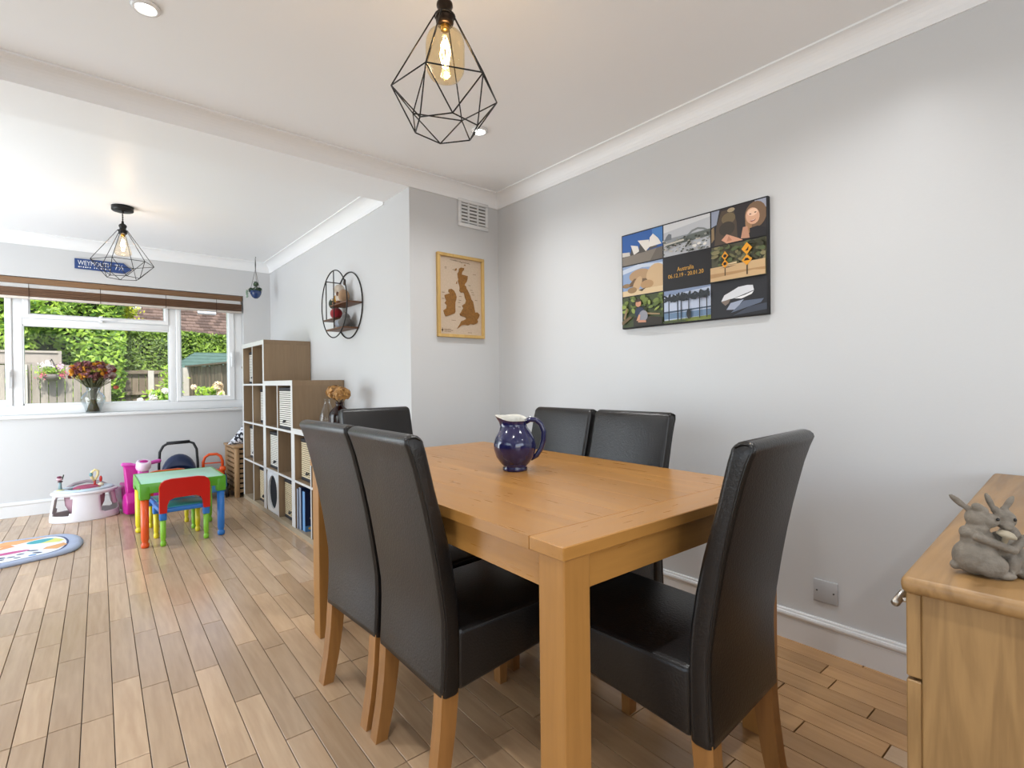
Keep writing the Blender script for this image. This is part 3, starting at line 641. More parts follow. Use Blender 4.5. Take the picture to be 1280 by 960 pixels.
photo(2, 0, [('1b1d24', FULL), ('d5d7dc', [(.18, .45), (.24, .62), (.42, .74), (.5, .8), (.66, .82), (.76, .8), (.78, .66), (.6, .58), (.4, .5)]), ('e8e8ea', [(.42, .5), (.62, .56), (.78, .64), (.74, .56), (.56, .47)]), ('7a6a60', [(.18, .44), (.36, .5), (.32, .38), (.26, .32)]), ('9aa3b8', [(.28, .2), (.36, .38), (.6, .44), (.52, .3), (.44, .18)]), ('5a6478', [(.36, .1), (.9, .3), (.95, .4), (.6, .4)]), ('3a404e', [(.4, .02), (1, .1), (1, .28), (.7, .22)])])
GOLDP = flat('d9a441')
t0 = cell(1, 1)
text_mesh('Australia', t0+UU*(w*.30)+VV*(h*.52), UU, VV, w*.36, h*.13, .0008, GOLDP, 'lettering', cv_)
text_mesh('06.12.19 - 20.01.20', t0+UU*(w*.10)+VV*(h*.34), UU, VV, w*.76, h*.12, .0008, GOLDP, 'lettering', cv_)

# framed map on the pier
mp_ = thing('map_picture', 'brown wooden map of the British Isles in a pale oak frame, on the pier', 'picture', (1.937, YP, 1.382))
FW_, FH_, ft = .372, .545, .020
PF = wood('pale_oak_frame', 'b8924f', 'd8b674', 'Z', .8, rough=.45, tone=.03)
for x0, x1, z0, z1 in ((-FW_/2, FW_/2, 0, ft), (-FW_/2, FW_/2, FH_-ft, FH_), (-FW_/2, -FW_/2+ft, ft, FH_-ft), (FW_/2-ft, FW_/2, ft, FH_-ft)):
    MB().rbox(x0, x1, -.026, -.0005, z0, z1, .002, 1, smooth=False).build('frame_rail', PF, mp_)
MB().box(-FW_/2+ft, FW_/2-ft, -.010, -.001, ft, FH_-ft).build('backing', mat('map_backing', 'c4b09a', rough=.7, var=.12, scale=90), mp_)
mw, mh = FW_-2*ft, FH_-2*ft
MAPB = mat('map_brown', '85591f', rough=.5, var=.55, scale=110)
def island(name, pts, d=.004):
    MB().prism([(-mw/2+a*mw, ft+b*mh) for a, b in pts], -.010-d, -.0101, 'Y').build(name, MAPB, mp_)
# outline read off the photograph's map (u right, v up)
GB = [(.40,.075),(.45,.10),(.50,.125),(.58,.135),(.66,.13),(.72,.15),(.80,.145),(.88,.165),(.91,.19),(.89,.215),(.93,.245),(.955,.285),(.90,.315),(.84,.31),(.83,.345),(.81,.40),(.79,.455),(.75,.48),(.72,.53),(.68,.575),(.655,.60),(.63,.62),(.62,.645),(.585,.66),(.60,.68),(.64,.71),(.66,.75),(.665,.785),(.60,.79),(.52,.795),(.53,.83),(.575,.86),(.58,.885),(.50,.885),(.46,.87),(.45,.83),(.42,.80),(.425,.76),(.44,.73),(.43,.70),(.45,.67),(.47,.63),(.47,.60),(.46,.575),(.50,.555),(.56,.56),(.58,.545),(.59,.50),(.62,.46),(.60,.42),(.55,.40),(.52,.385),(.55,.355),(.52,.325),(.49,.295),(.46,.275),(.48,.25),(.55,.245),(.60,.235),(.62,.215),(.56,.195),(.50,.18),(.47,.145),(.42,.10)]
IE = [(.10,.26),(.13,.225),(.18,.235),(.26,.255),(.34,.275),(.36,.30),(.355,.36),(.36,.42),(.38,.455),(.39,.49),(.37,.53),(.33,.57),(.27,.59),(.21,.58),(.20,.55),(.24,.53),(.17,.515),(.11,.50),(.12,.465),(.15,.43),(.11,.40),(.16,.37),(.15,.33),(.08,.30)]
island('great_britain', GB); island('ireland', IE)
island('island', [(.36,.83),(.40,.84),(.40,.87),(.37,.86)], .003); island('island', [(.57,.915),(.62,.92),(.60,.935)], .003); island('island', [(.38,.66),(.41,.67),(.40,.70)], .003)
BRWN = flat('4a3520')
LETT = []
for k in range(20): LETT.append(('5a4632', rect(.25+.024*k, .962-.0008*k, .25+.024*k+R_.uniform(.010, .018), .962-.0008*k+R_.uniform(.009, .016))))
for (a, b, n) in ((.12, .86, 2), (.12, .845, 2), (.80, .815, 3), (.27, .18, 4), (.10, .058, 6), (.10, .045, 8), (.10, .03, 6), (.66, .03, 4), (.5, .945, 2)):
    for k in range(n): LETT.append(('6b563f', rect(a+.026*k, b, a+.026*k+.018, b+.007)))
for (a, b) in ((.68, .66), (.72, .60), (.75, .57), (.77, .54), (.84, .47), (.45, .50), (.44, .45), (.42, .42), (.43, .36), (.05, .45), (.05, .53), (.30, .84)): LETT.append(('6b563f', rect(a, b, a+.06, b+.006)))
LETT.append(('4a3520', [(.03, .05), (.055, .03), (.08, .05), (.055, .07)])); LETT.append(('4a3520', [(.05, .025), (.06, .025), (.06, .078), (.05, .078)]))
printed('map_print', mp_, Vector((-mw/2, -.0101, ft)), Vector((1, 0, 0)), Vector((0, 0, 1)), [(c, [(a*mw, b*mh) for a, b in q]) for c, q in LETT], eps=.00002, base=.0004)

# air vent
vt = thing('air_vent', 'white plastic louvred air vent high on the pier wall', 'vent', (2.048, YP, 2.128))
VW, VH = .250, .185
for x0, x1, z0, z1 in ((-VW/2, VW/2, 0, .026), (-VW/2, VW/2, VH-.022, VH), (-VW/2, -VW/2+.026, .026, VH-.022), (VW/2-.024, VW/2, .026, VH-.022), (-.046, -.034, .026, VH-.022), (.030, .042, .026, VH-.022)):
    MB().rbox(x0, x1, -.014, -.0005, z0, z1, .003, 1).build('frame_bar', GLOSSW, vt)
MB().box(-VW/2+.02, VW/2-.02, -.003, -.001, .02, VH-.02).build('dark_duct', mat('vent_dark', '86847f', rough=.9), vt)
for r in range(6):
    z = .030+r*.0228
    for x0, x1 in ((-VW/2+.026, -.046), (-.034, .030), (.042, VW/2-.024)):
        MB().hexa([(x0, -.013, z), (x1, -.013, z), (x1, -.010, z), (x0, -.010, z)], [(x0, -.006, z+.015), (x1, -.006, z+.015), (x1, -.003, z+.015), (x0, -.003, z+.015)]).build('slat', GLOSSW, vt)

# blank socket plate
sk_ = thing('socket_plate', 'square brushed grey blank socket plate above the skirting of the right wall', 'socket', (XW, .774, .193))
MB().rbox(-.008, -.0003, -.0435, .0435, 0, .087, .002, 2).build('plate', mat('grey_plate', 'b4b5b7', rough=.4), sk_)
for s in (-1, 1):
    MB().lathe([(0, 0), (.0032, 0), (.0032, .0012), (0, .0012)], 12, M=Matrix.Translation((-.0081, s*.0302, .0435)) @ Matrix.Rotation(-PI/2, 4, 'Y')).build('screw', mat('screw_black', '101010', rough=.4), sk_)

# ------------------------------------------------------------------ sideboard and rabbits
SBZ = .778
sb = thing('sideboard', 'oak sideboard with a rounded top edge and steel handles, in the right foreground', 'sideboard', (.985, .218, 0), math.radians(2.2))
SL, SD = 1.262, .42      # along +x, depth towards -y ; front faces +y
MB().rbox(.012, SL, -SD+.012, -.012, .06, SBZ-.026, .002, 1, smooth=False).build('carcass', OAKS, sb)
MB().rbox(-.008, SL, -SD, .012, SBZ-.026, SBZ, .010, 3).build('top', OAKSX, sb)
MB().box(.03, SL-.02, -SD+.03, -.04, 0, .06).build('plinth', OAKS, sb)
for c in range(3):
    x0 = .014+c*.416; x1 = x0+.410
    for (z0, z1) in ((.615, SBZ-.030), (.065, .610)):
        d = MB().rbox(x0, x1, -.0118, .008, z0, z1, .002, 1, smooth=False).build('drawer' if z1 > .7 else 'door', OAKS, sb)
        zc_ = z1-.045 if z1 > .7 else (z0+z1)/2
        if z1 > .7: zc_ = .722
        mb = MB()
        if z1 > .7:
            for dx in (.035, .135): mb.tube([(x0+dx, .008, zc_), (x0+dx, .024, zc_)], .004, 8)
            mb.tube([(x0+.012, .024, zc_), (x0+.152, .024, zc_)], .0065, 12)
        else:
            for dz in (-.035, .035): mb.tube([(x1-.05, .008, zc_+dz), (x1-.05, .024, zc_+dz)], .004, 8)
            mb.tube([(x1-.05, .024, zc_-.06), (x1-.05, .024, zc_+.06)], .0065, 12)
        mb.build('handle', CHROME, d)

def blob_mesh(name, ells, m, parent, voxel=.004, smooth=6):
    mb = MB()
    for e in ells:
        c, r = e[0], e[1]; rot = e[2] if len(e) > 2 else None; mb.ell(c, r, rot, 20, 14)
    o = mb.build(name, m, parent)
    rm = o.modifiers.new('merge', 'REMESH'); rm.mode = 'VOXEL'; rm.voxel_size = voxel; rm.use_smooth_shade = True
    sm = o.modifiers.new('soft', 'SMOOTH'); sm.iterations = smooth; sm.factor = .5
    return o
STONE = mat('aged_resin', '766d61', rough=.75, var=.6, scale=45, bump=.35, bscale=120)
rb = thing('rabbit_figurine', 'grey resin figurine of two hugging rabbits sharing a mushroom, on the sideboard', 'figurine', (1.085, .138, SBZ), math.radians(-50))
# local frame: x to the right in the photo, y away from the camera
body = [((-.020, 0, .028), (.031, .026, .028)), ((-.020, .002, .054), (.0185, .018, .026)), ((-.019, 0, .089), (.0150, .0145, .0155)), ((-.006, -.003, .0860), (.0150, .0120, .0118)), ((-.018, 0, .073), (.0150, .0145, .0140)), ((-.010, -.004, .050), (.0180, .0140, .0200)), ((.012, -.002, .050), (.0180, .0130, .0200)),
        ((-.010, -.018, .020), (.022, .012, .018)), ((.008, -.020, .006), (.014, .007, .006)), ((-.046, .004, .013), (.0075, .0075, .0075)), ((-.034, .0, .066), (.008, .010, .010))]
for k in range(9): body.append(((-.030+.0058*k, -.017-.0006*k, .064-.0022*k), (.0066, .0062, .0066)))
body += [((.031, .008, .055), (.0145, .016, .023)), ((.040, .0, .026), (.013, .014, .0185)), ((.022, -.004, .020), (.012, .015, .020)), ((.020, .002, .0875), (.0148, .0145, .0148)), ((.0165, -.010, .0795), (.0085, .0075, .0075)), ((.040, -.012, .007), (.010, .011, .006)), ((.033, .006, .012), (.016, .016, .012))]
for k in range(8): body.append(((.043-.0036*k, -.008-.0016*k, .062-.0022*k), (.0060, .0058, .0060)))
body += [((-.042, .004, .113), (.0050, .0040, .0165), (0, -.85, 0)), ((-.030, .002, .103), (.005, .004, .008), (0, -.85, 0)), ((-.020, -.006, .106), (.0105, .0045, .0070), (0, .45, 0)), ((-.012, -.007, .1005), (.0055, .0042, .0075), (0, -.2, 0))]
body += [((.003, .006, .1135), (.0045, .0040, .0155), (0, -.40, 0)), ((.0285, .006, .1115), (.0048, .0040, .0145), (0, .55, 0)), ((.010, .005, .101), (.006, .005, .006)), ((.022, .005, .101), (.006, .005, .006))]
blob_mesh('rabbit_pair', body, STONE, rb, .0016, 3)
mb = MB(); mb.lathe([(0, .009), (.007, .0075), (.0120, .003), (.0125, 0), (.004, -.003), (.0035, -.014), (0, -.014)], 16, M=Matrix.Translation((.008, -.020, .0665)) @ Matrix.Rotation(.30, 4, 'Y')); mb.build('mushroom', mat('mushroom_cream', '9c917c', rough=.7), rb)
for p in ((.0005, -.0150, .0905), (.0255, -.0118, .0900)): MB().ell(p, (.0024, .0018, .0026), None, 10, 8).build('eye', mat('eye_black', '0c0a09', rough=.2), rb)

# ------------------------------------------------------------------ cube shelving (three units stepping down)
XF = 1.1708; KD = .389; CELL = .335; OT = .038; IT = .016; YS = 5.4395
UW = 2*OT+2*CELL+IT
def shelf_unit(label, y_far, rows):
    hgt = 2*OT+rows*CELL+(rows-1)*IT
    t = thing('cube_shelf', label, 'shelf', (XF, y_far, 0), group='stepped cube shelving')
    ED = .0025
    def board(name, y0, y1, z0, z1, d=KD):
        b = MB(); b.box(ED, d, y0, y1, z0, z1, 0); b.box(0, ED, y0, y1, z0, z1, 1); b.build(name, [KALLAX, KEDGE], t)
    board('side_panel', -OT, 0, OT, hgt-OT); board('side_panel', -UW, -UW+OT, OT, hgt-OT)
    board('top_panel', -UW, 0, hgt-OT, hgt); MB().box(0, KD, -UW, 0, 0, OT).build('bottom_panel', mat('shelf_plinth', '9d8f7a', rough=.5), t)
    board('divider', -OT-CELL-IT, -OT-CELL, OT, hgt-OT)
    for r in range(1, rows):
        z = OT+r*CELL+(r-1)*IT
        board('shelf', -OT-CELL, -OT, z, z+IT); board('shelf', -UW+OT, -UW+OT+CELL, z, z+IT)
    return t
shelf_unit('tallest grey-oak cube shelf unit, four cubes high, beside the window', YS, 4)
shelf_unit('middle grey-oak cube shelf unit, three cubes high', YS-UW, 3)
shelf_unit('lowest grey-oak cube shelf unit, two cubes high, carrying the brown bottle', YS-2*UW, 2)
def cellpos(unit, col, row):   # row counted from the floor
    return (XF, YS-unit*UW-OT-col*(CELL+IT)-CELL/2, OT+row*(CELL+IT))
WEAVE = [mat('weave_white', 'd8d5cd', rough=.7), mat('weave_cream', 'cfbf9e', rough=.7)]
DARKR = mat('basket_dark_trim', '22242a', rough=.6)
def basket(label, unit, col, row, recess, kind=0, hgt=.30, lean=0.0):
    p = cellpos(unit, col, row); w2 = .155; dp = .30; rec = recess
    t = thing('storage_basket', label, 'basket', (p[0]+rec, p[1], p[2]), group='woven baskets in the cube shelves')
    MB().box(.006, dp, -w2+.004, w2-.004, .012, hgt-.018).build('lining', mat('basket_inner_dark', '4b4640', rough=.9), t)
    m = WEAVE[kind]; n = 17; zz = (hgt-.045)/n
    mb = MB()
    for k in range(n):
        z = .024+k*zz
        mb.box(0, .007, -w2, w2, z, z+zz*.62); mb.box(.007, dp, -w2, -w2+.005, z, z+zz*.62); mb.box(.007, dp, w2-.005, w2, z, z+zz*.62)
    o = mb.build('weave', m, t); o['kind'] = 'stuff'
    b = MB(); b.rbox(-.004, dp+.002, -w2-.003, w2+.003, hgt-.022, hgt, .003, 1); b.build('rim', DARKR, t)
    b = MB(); b.rbox(-.002, dp, -w2, w2, 0, .022, .003, 1); b.build('base', DARKR, t)
    MB().tube([(-.006, .02, .07), (-.016, .012, .055), (-.016, -.012, .055), (-.006, -.02, .07)], .005, 6).build('handle', DARKR, t)
basket('white woven basket in the top cube of the tallest shelf, window side', 0, 0, 3, .052)
basket('white woven basket in the second row of the tallest shelf, nearer us', 0, 1, 2, .062)
basket('white woven basket in the third row of the tallest shelf, window side', 0, 0, 1, .052)
basket('white woven basket in the bottom row of the tallest shelf, nearer us', 0, 1, 0, .048, 1)
basket('white woven basket at the front of the top row of the middle shelf', 1, 1, 2, .012, 0, .318)
basket('white woven basket in the second row of the middle shelf, window side', 1, 0, 1, .033)
basket('cream woven basket in the bottom row of the middle shelf, nearer us', 1, 1, 0, .045, 1)
basket('cream woven basket in the upper row of the lowest shelf, window side', 2, 0, 1, .045, 1)
# white insert with an oval opening
p = cellpos(1, 0, 0)
t = thing('storage_box', 'white storage box with a large dark oval opening, in the middle shelf bottom row', 'box', (p[0]+.006, p[1], p[2]))
hw = .163; ov = oval(0, .168, .118, .135, 32)
mb = MB(); nO = 32; vs_ = [(0, a, b) for a, b in ov]; sq = []
for a, b in ov:
    dx, dz = a, b-.168; k = min(hw/abs(dx) if abs(dx) > 1e-6 else 9, .166/abs(dz) if abs(dz) > 1e-6 else 9); sq.append((0, dx*k, .168+dz*k))
vs_ += sq; vs_ += [(.012, v[1], v[2]) for v in vs_[:nO]]
mb.add(vs_, [(i, (i+1) % nO, nO+(i+1) % nO, nO+i) for i in range(nO)]+[(i, (i+1) % nO, 2*nO+(i+1) % nO, 2*nO+i) for i in range(nO)])
mb.build('front_panel', GLOSSW, t)
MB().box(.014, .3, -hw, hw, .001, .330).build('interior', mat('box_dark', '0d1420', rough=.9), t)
# board games in the lowest shelf
p = cellpos(2, 0, 0)
NAVY = mat('game_navy', '16264a', rough=.3); SKY = mat('game_light_blue', '6f9fd0', rough=.35)
def game(label, y, th, hh, rec, front):
    t = thing('board_game', label, 'board game', (p[0]+rec, y, p[2]), group='board games on the bottom shelf')
    MB().rbox(0, .29, -th/2, th/2, 0, hh, .002, 1, smooth=False).build('box', NAVY, t)
    MB().box(-.0006, .0, -th/2+.002, th/2-.002, .002, hh-.002).build('spine', SKY if front else mat('game_spine_grey', '8d98a8', rough=.4), t)
    if front:
        Lr = [('b5322c', rect(.055, .215, .145, .262)), ('e8d7cf', rect(.068, .228, .074, .250)), ('e8d7cf', rect(.074, .228, .086, .234)), ('e8d7cf', oval(.104, .239, .012, .012, 12)), ('b5322c', oval(.104, .239, .006, .006, 10)), ('e8d7cf', rect(.120, .228, .126, .250)), ('c9ad86', [(.05, .14), (.12, .165), (.16, .150), (.08, .125)]), ('8f6f4a', [(.05, .14), (.08, .125), (.16, .15), (.16, .143), (.08, .117)]), ('d2b58a', [(.03, .095), (.11, .125), (.16, .10), (.09, .065)]), ('7d6a55', [(.03, .095), (.09, .065), (.09, .058), (.03, .088)]), ('3f79b0', rect(.0, .0, .29, .04)), ('d8b25a', oval(.05, .022, .03, .013, 14)), ('e8e2da', oval(.14, .205, .006, .004, 8))]
        printed('cover_print', t, Vector((0, -th/2, 0)), Vector((1, 0, 0)), Vector((0, 0, 1)), Lr)
    return t
game('navy board game box with a red logo and wooden pieces on its cover', p[1]+.045, .052, .285, .022, True)
game('navy board game box standing behind the one with the red logo', p[1]+.100, .045, .305, .014, False)
game('slim grey-blue board game box against the far side of the bottom cube', p[1]+.142, .03, .29, .010, False)

# brown bottle with a dried hydrangea and a clear bottle, on the lowest shelf
BRG = glass('brown_glass', (.28, .075, .03), .8, .04); CLG = glass('clear_glass', (.93, .95, .96), .9, .02)
bt = thing('brown_bottle', 'round brown glass bottle with a narrow neck, on top of the lowest cube shelf', 'bottle', (1.375, 3.535, 2*OT+2*CELL+IT))
MB().lathe([(.060, 0), (.068, .004), (.073, .02), (.074, .095), (.070, .118), (.056, .140), (.038, .156), (.027, .168), (.025, .185), (.028, .188), (.028, .195), (.0, .195)], 32).build('glass', BRG, bt)
MB().lathe([(0, .004), (.064, .006), (.068, .02), (.068, .11), (.0, .112)], 28).build('dark_filling', mat('bottle_dark', '2a0f0a', rough=.3), bt)
cb = thing('clear_bottle', 'clear glass bottle with a sloping shoulder, just behind the brown bottle', 'bottle', (1.345, 3.690, 2*OT+2*CELL+IT))
MB().lathe([(.050, 0), (.054, .004), (.055, .07), (.050, .10), (.030, .16), (.020, .185), (.020, .205), (.023, .207), (.023, .215)], 28).build('glass', CLG, cb)
def petal(mb, c, d, size, mi=0):
    d = Vector(d).normalized(); u = d.orthogonal().normalized(); v = d.cross(u); a = random.uniform(0, 2*PI); u, v = u*math.cos(a)+v*math.sin(a), v*math.cos(a)-u*math.sin(a)
    c = Vector(c); mb.add([c-u*size*.2, c+v*size*.5+d*size*.15, c+u*size, c-v*size*.5+d*size*.15], [(0, 1, 2, 3)], mi, False)
hy_ = thing('dried_flower', 'dried tan hydrangea head in the brown bottle', 'dried flower', (1.375, 3.535, 2*OT+2*CELL+IT+.19))
mb = MB()
for k in range(520):
    a = random.uniform(0, 2*PI); zz = random.uniform(-.6, 1); rr = math.sqrt(max(0, 1-zz*zz)); s = random.uniform(.75, 1.0)
    cx = -.0 if k % 3 else -.035; d = (rr*math.cos(a), rr*math.sin(a), zz)
    c = Vector((d[0]*.062*s, d[1]*.085*s-(.03 if k % 3 else -.055)+.01, .062+d[2]*.045*s-(0 if k % 3 else -.012))); petal(mb, c, d, random.uniform(.022, .036))
o = mb.build('petals', leafmat('dried_petal', '8a5f2c', 'cf9e5c', .15), hy_); o['kind'] = 'stuff'
for k in range(5):
    a = random.uniform(0, 6); MB().tube([(.01*math.cos(a), .01*math.sin(a), -.15), (.012*math.cos(a), .012*math.sin(a), 0), (.03*math.cos(a), .04*math.sin(a), .05)], .003, 5).build('stem', mat('dried_stem', '2a2218', rough=.8), hy_)

# ------------------------------------------------------------------ round wire wall shelf with soft toys
ws = thing('wall_shelf', 'round black wire wall shelf with three wooden boards, above the cube shelves', 'wall shelf', (XS, 3.80, 1.68))
RR, DPT = .250, .120
for nm, xx in (('back_ring', -.006), ('front_ring', -DPT)):
    MB().tube([(xx, RR*math.cos(2*PI*k/48), RR*math.sin(2*PI*k/48)) for k in range(48)], .0045, 8, closed=True).build(nm, BLACKM, ws)
def brd(nm, y0, y1, z): MB().rbox(-DPT, -.004, y0, y1, z-.012, z, .002, 1, smooth=False).build(nm, wood('dark_shelf_wood', '4a2f1d', '70492d', 'Y', 1, rough=.5), ws)
def half(z): return math.sqrt(RR*RR-z*z)-.004
brd('board', -half(.0), .085, .0); brd('board', .0, half(-.10), -.10); brd('board', -half(-.178), half(-.178), -.178)
MB().tube([(-DPT, .0, half(0)), (-DPT, .0, -.18)], .004, 6).build('upright', BLACKM, ws)
MB().tube([(-DPT, .155, .19), (-.006, .155, .19)], .004, 6).build('cross_bar', BLACKM, ws)
MB().tube([(-DPT, .155, .19), (-DPT, .155, -.10)], .004, 6).build('upright', BLACKM, ws)
def toy(name, label, y, z, parts, x=-.062):
    t = thing(name, label, 'soft toy', (XS+x, 3.80+y, 1.68+z), group='soft toys on the round wall shelf')
    for nm, col, ells in parts: blob_mesh(nm, ells, mat('plush_'+col, col, rough=.95, var=.12, scale=60, sheen=.3, bump=.3, bscale=250), t, .004, 3)
toy('soft_toy', 'white and tan spotted cow soft toy, on the upper board of the wall shelf', -.005, .0, [
    ('body', 'cfc3b4', [((0, 0, .055), (.042, .060, .055)), ((-.01, .02, .115), (.040, .045, .040))]), ('patch', '6b4a38', [((-.042, .035, .120), (.010, .014, .014)), ((-.040, -.02, .075), (.010, .014, .018))]),
    ('flank', 'a98a6c', [((.0, -.045, .060), (.044, .028, .05))]), ('ear', '5a4a40', [((.01, -.035, .165), (.010, .012, .026), (.4, 0, 0)), ((.01, .055, .15), (.010, .012, .022), (-.5, 0, 0))]), ('leg', '8a5a3c', [((-.04, .045, .012), (.018, .014, .012)), ((-.04, -.03, .012), (.018, .014, .012))])])
toy('soft_toy', 'red bird soft toy with green head and yellow wing, on the wall shelf', .105, -.10, [
    ('body', '8e1420', [((0, 0, .045), (.045, .052, .045))]), ('head', '2c3a2a', [((-.01, .045, .125), (.030, .034, .040)), ((-.0, .02, .09), (.025, .03, .03))]), ('wing', 'b5862e', [((-.005, -.012, .140), (.022, .024, .045))]), ('beak', 'd8d2c8', [((-.025, .015, .150), (.010, .014, .008))])])
toy('soft_toy', 'small brown and white dog soft toy, on the bottom board of the wall shelf', .085, -.178, [
    ('body', '5e3826', [((0, 0, .032), (.022, .020, .030)), ((0, .006, .064), (.018, .020, .016))]), ('muzzle', 'd6cdc0', [((-.012, -.012, .060), (.012, .014, .012)), ((-.01, -.018, .022), (.012, .012, .02))])])
toy('soft_toy', 'grey pointed-ear soft toy, on the bottom board of the wall shelf', -.045, -.178, [
    ('body', '5d5a58', [((0, -.02, .040), (.045, .070, .040)), ((0, -.035, .075), (.030, .040, .030)), ((0, -.03, .10), (.012, .014, .018))]), ('chest', '9aa0ac', [((-.012, .045, .035), (.040, .036, .036))])])

# ------------------------------------------------------------------ hanging planter by the window corner
hp_ = thing('hanging_planter', 'small blue hanging pot with trailing succulents on strings, in the corner by the window', 'planter', (1.352, 5.66, 1.955))
MB().lathe([(0, 0), (.018, .002), (.036, .018), (.050, .045), (.056, .075), (.052, .075), (.046, .05), (.0, .045)], 28).build('pot', mat('pot_blue', '1a3564', rough=.25, coat=.3), hp_)
for k in range(3):
    a = k*2*PI/3+.5; MB().tube([(.054*math.cos(a), .054*math.sin(a), .072), (.003*math.cos(a), .003*math.sin(a), .285)], .0018, 5).build('string', mat('jute_dark', '5a564e', rough=.9), hp_)
MB().tube([(0, 0, .28), (0, 0, .345), (0, 0, ZPC-1.955-.012)], [.003, .005, .0018], 6).build('cord', mat('cord_black', '1a1a1a', rough=.8), hp_)
MB().tube([(0, 0, ZPC-1.955-.015), (.006, 0, ZPC-1.955-.008), (0, 0, ZPC-1.955)], .002, 5).build('hook', BLACKM, hp_)
mb = MB()
for (c, rr, n) in (((-.0, 0, .150), .026, 40), ((-.04, .01, .085), .024, 40), ((.03, -.02, .09), .024, 40), ((0, 0, .095), .03, 30)):
    for k in range(n):
        d = Vector((random.gauss(0, 1), random.gauss(0, 1), random.gauss(0, 1))).normalized(); petal(mb, Vector(c)+d*rr*.8, d+Vector((0, 0, .5)), .02)
o = mb.build('leaves', leafmat('succulent', '2c4030', '5f7a5c', .1), hp_); o['kind'] = 'stuff'
mb = MB()
for k in range(26): mb.ell((-.082+random.gauss(0, .006), random.gauss(0, .006), .075-k*.0028), (.007, .007, .006), None, 6, 4)
o = mb.build('trailing_strand', mat('trail_green', '8fa593', rough=.6), hp_); o['kind'] = 'stuff'
MB().tube([(-.045, 0, .085), (-.065, 0, .092), (-.082, 0, .075)], .002, 5).build('strand_stem', mat('trail_green', '8fa593'), hp_)

# ------------------------------------------------------------------ sign on the window wall
sg = thing('wall_sign', 'blue arrow-shaped wall sign lettered WEYMOUTH, above the blind', 'sign', (-.048, YW, 2.128))
SW, SH = .405, .088
MB().prism([(0, 0), (SW-.055, -.006), (SW, SH*.42), (SW-.060, SH), (SW*.45, SH+.002), (0, SH)], -.014, -.001, 'Y').build('board', mat('sign_blue', '25457f', rough=.5, var=.25, scale=25), sg)
SWH = flat('e6e8ea')
text_mesh('WEYMOUTH', Vector((.022, -.0142, .034)), (1, 0, 0), (0, 0, 1), .232, .040, .0006, SWH, 'lettering', sg)
text_mesh('7\u00bd', Vector((.282, -.0142, .020)), (1, 0, 0), (0, 0, 1), .062, .050, .0006, SWH, 'lettering', sg)
printed('small_lettering', sg, Vector((0, -.0142, 0)), (1, 0, 0), (0, 0, 1), [('e6e8ea', rect(.025+k*.0155, .012+R_.uniform(-.001, .001), .025+k*.0155+R_.uniform(.006, .011), .022)) for k in range(15) if k not in (6,)], eps=0, base=.0006)

# ------------------------------------------------------------------ wooden blind, drawn up
bl_ = thing('wooden_blind', 'brown bamboo slat blind drawn up at the top of the window', 'blind', (0, YW, 1.80))
BWD = wood('blind_wood', '523824', '785840', 'X', .8, rough=.45, tone=.05); BWL = wood('blind_wood_light', '6c4d35', '92704e', 'X', .8, rough=.45, tone=.05)
BX0, BX1 = OX0+.01, 1.288
MB().rbox(BX0, BX1, -.004, .018, .158, .208, .003, 1).build('valance', BWL, bl_)
MB().box(BX0+.01, BX1-.01, .020, .060, .125, .205).build('headrail', UPVC, bl_)
for k in range(6):
    z = .052+k*.0118
    MB().rbox(BX0, BX1-.006, -.014+.002*(k % 2), .040, z, z+.0108, .002, 1).build('slat', BWD, bl_)
MB().rbox(BX0, BX1-.006, -.012, .040, .030, .049, .003, 1).build('bottom_rail', mat('blind_bottom', 'd9cfc6', rough=.5), bl_)
for x in (-.345, .128, .62, 1.05):
    MB().tube([(x, -.017, .03), (x, -.017, .16)], .002, 5).build('ladder_cord', mat('cord_brown', '3a281a', rough=.8), bl_)
MB().tube([(1.17, -.008, .03), (1.20, -.010, -.1), (1.262, -.010, -.35), (1.285, -.006, -.52)], .0018, 5).build('pull_cord', UPVC, bl_)
MB().lathe([(0, 0), (.010, .004), (.012, .018), (.004, .032), (0, .033)], 12, c=(1.285, -.006, -.55)).build('cord_pull', mat('cord_pull_wood', '9a8a72', rough=.5), bl_)

# ------------------------------------------------------------------ vase of dried flowers on the sill
vs0 = thing('glass_vase', 'round clear glass vase on the window sill', 'vase', (.066, YW+.022, OZ0))
GRV = glass('vase_glass', (.84, .88, .88), 1.6, .06, 1.5)
MB().lathe([(.0, .0), (.052, 0), (.060, .04), (.088, .112), (.090, .136), (.073, .168), (.049, .190), (.047, .215), (.052, .235), (.050, .235)], 36).build('glass', GRV, vs0)
bq = thing('dried_bouquet', 'bouquet of dried orange, plum and mauve flowers in the window vase', 'flowers', (.066, YW+.022, OZ0+.012))
STM = mat('bouquet_stem', '4f5133', rough=.8); 
rr_ = random.Random(11)
mb = MB()
for k in range(110):
    a = rr_.uniform(0, 2*PI); r0 = rr_.uniform(.0, .048); r1 = rr_.uniform(.04, .155)
    mb.tube([(r0*math.cos(a+2), r0*math.sin(a+2), .0), (.6*r0*math.cos(a), .6*r0*math.sin(a), .19), (r1*math.cos(a), .6*r1*math.sin(a), .25+rr_.uniform(.02, .15))], .0028, 4)
o = mb.build('stems', STM, bq); o['kind'] = 'stuff'
HEADS = [('86504e', 60), ('a5727c', 50), ('cf8f26', 56), ('4a241c', 40), ('b4441c', 14), ('c9b8b0', 40), ('8f8a3a', 24)]
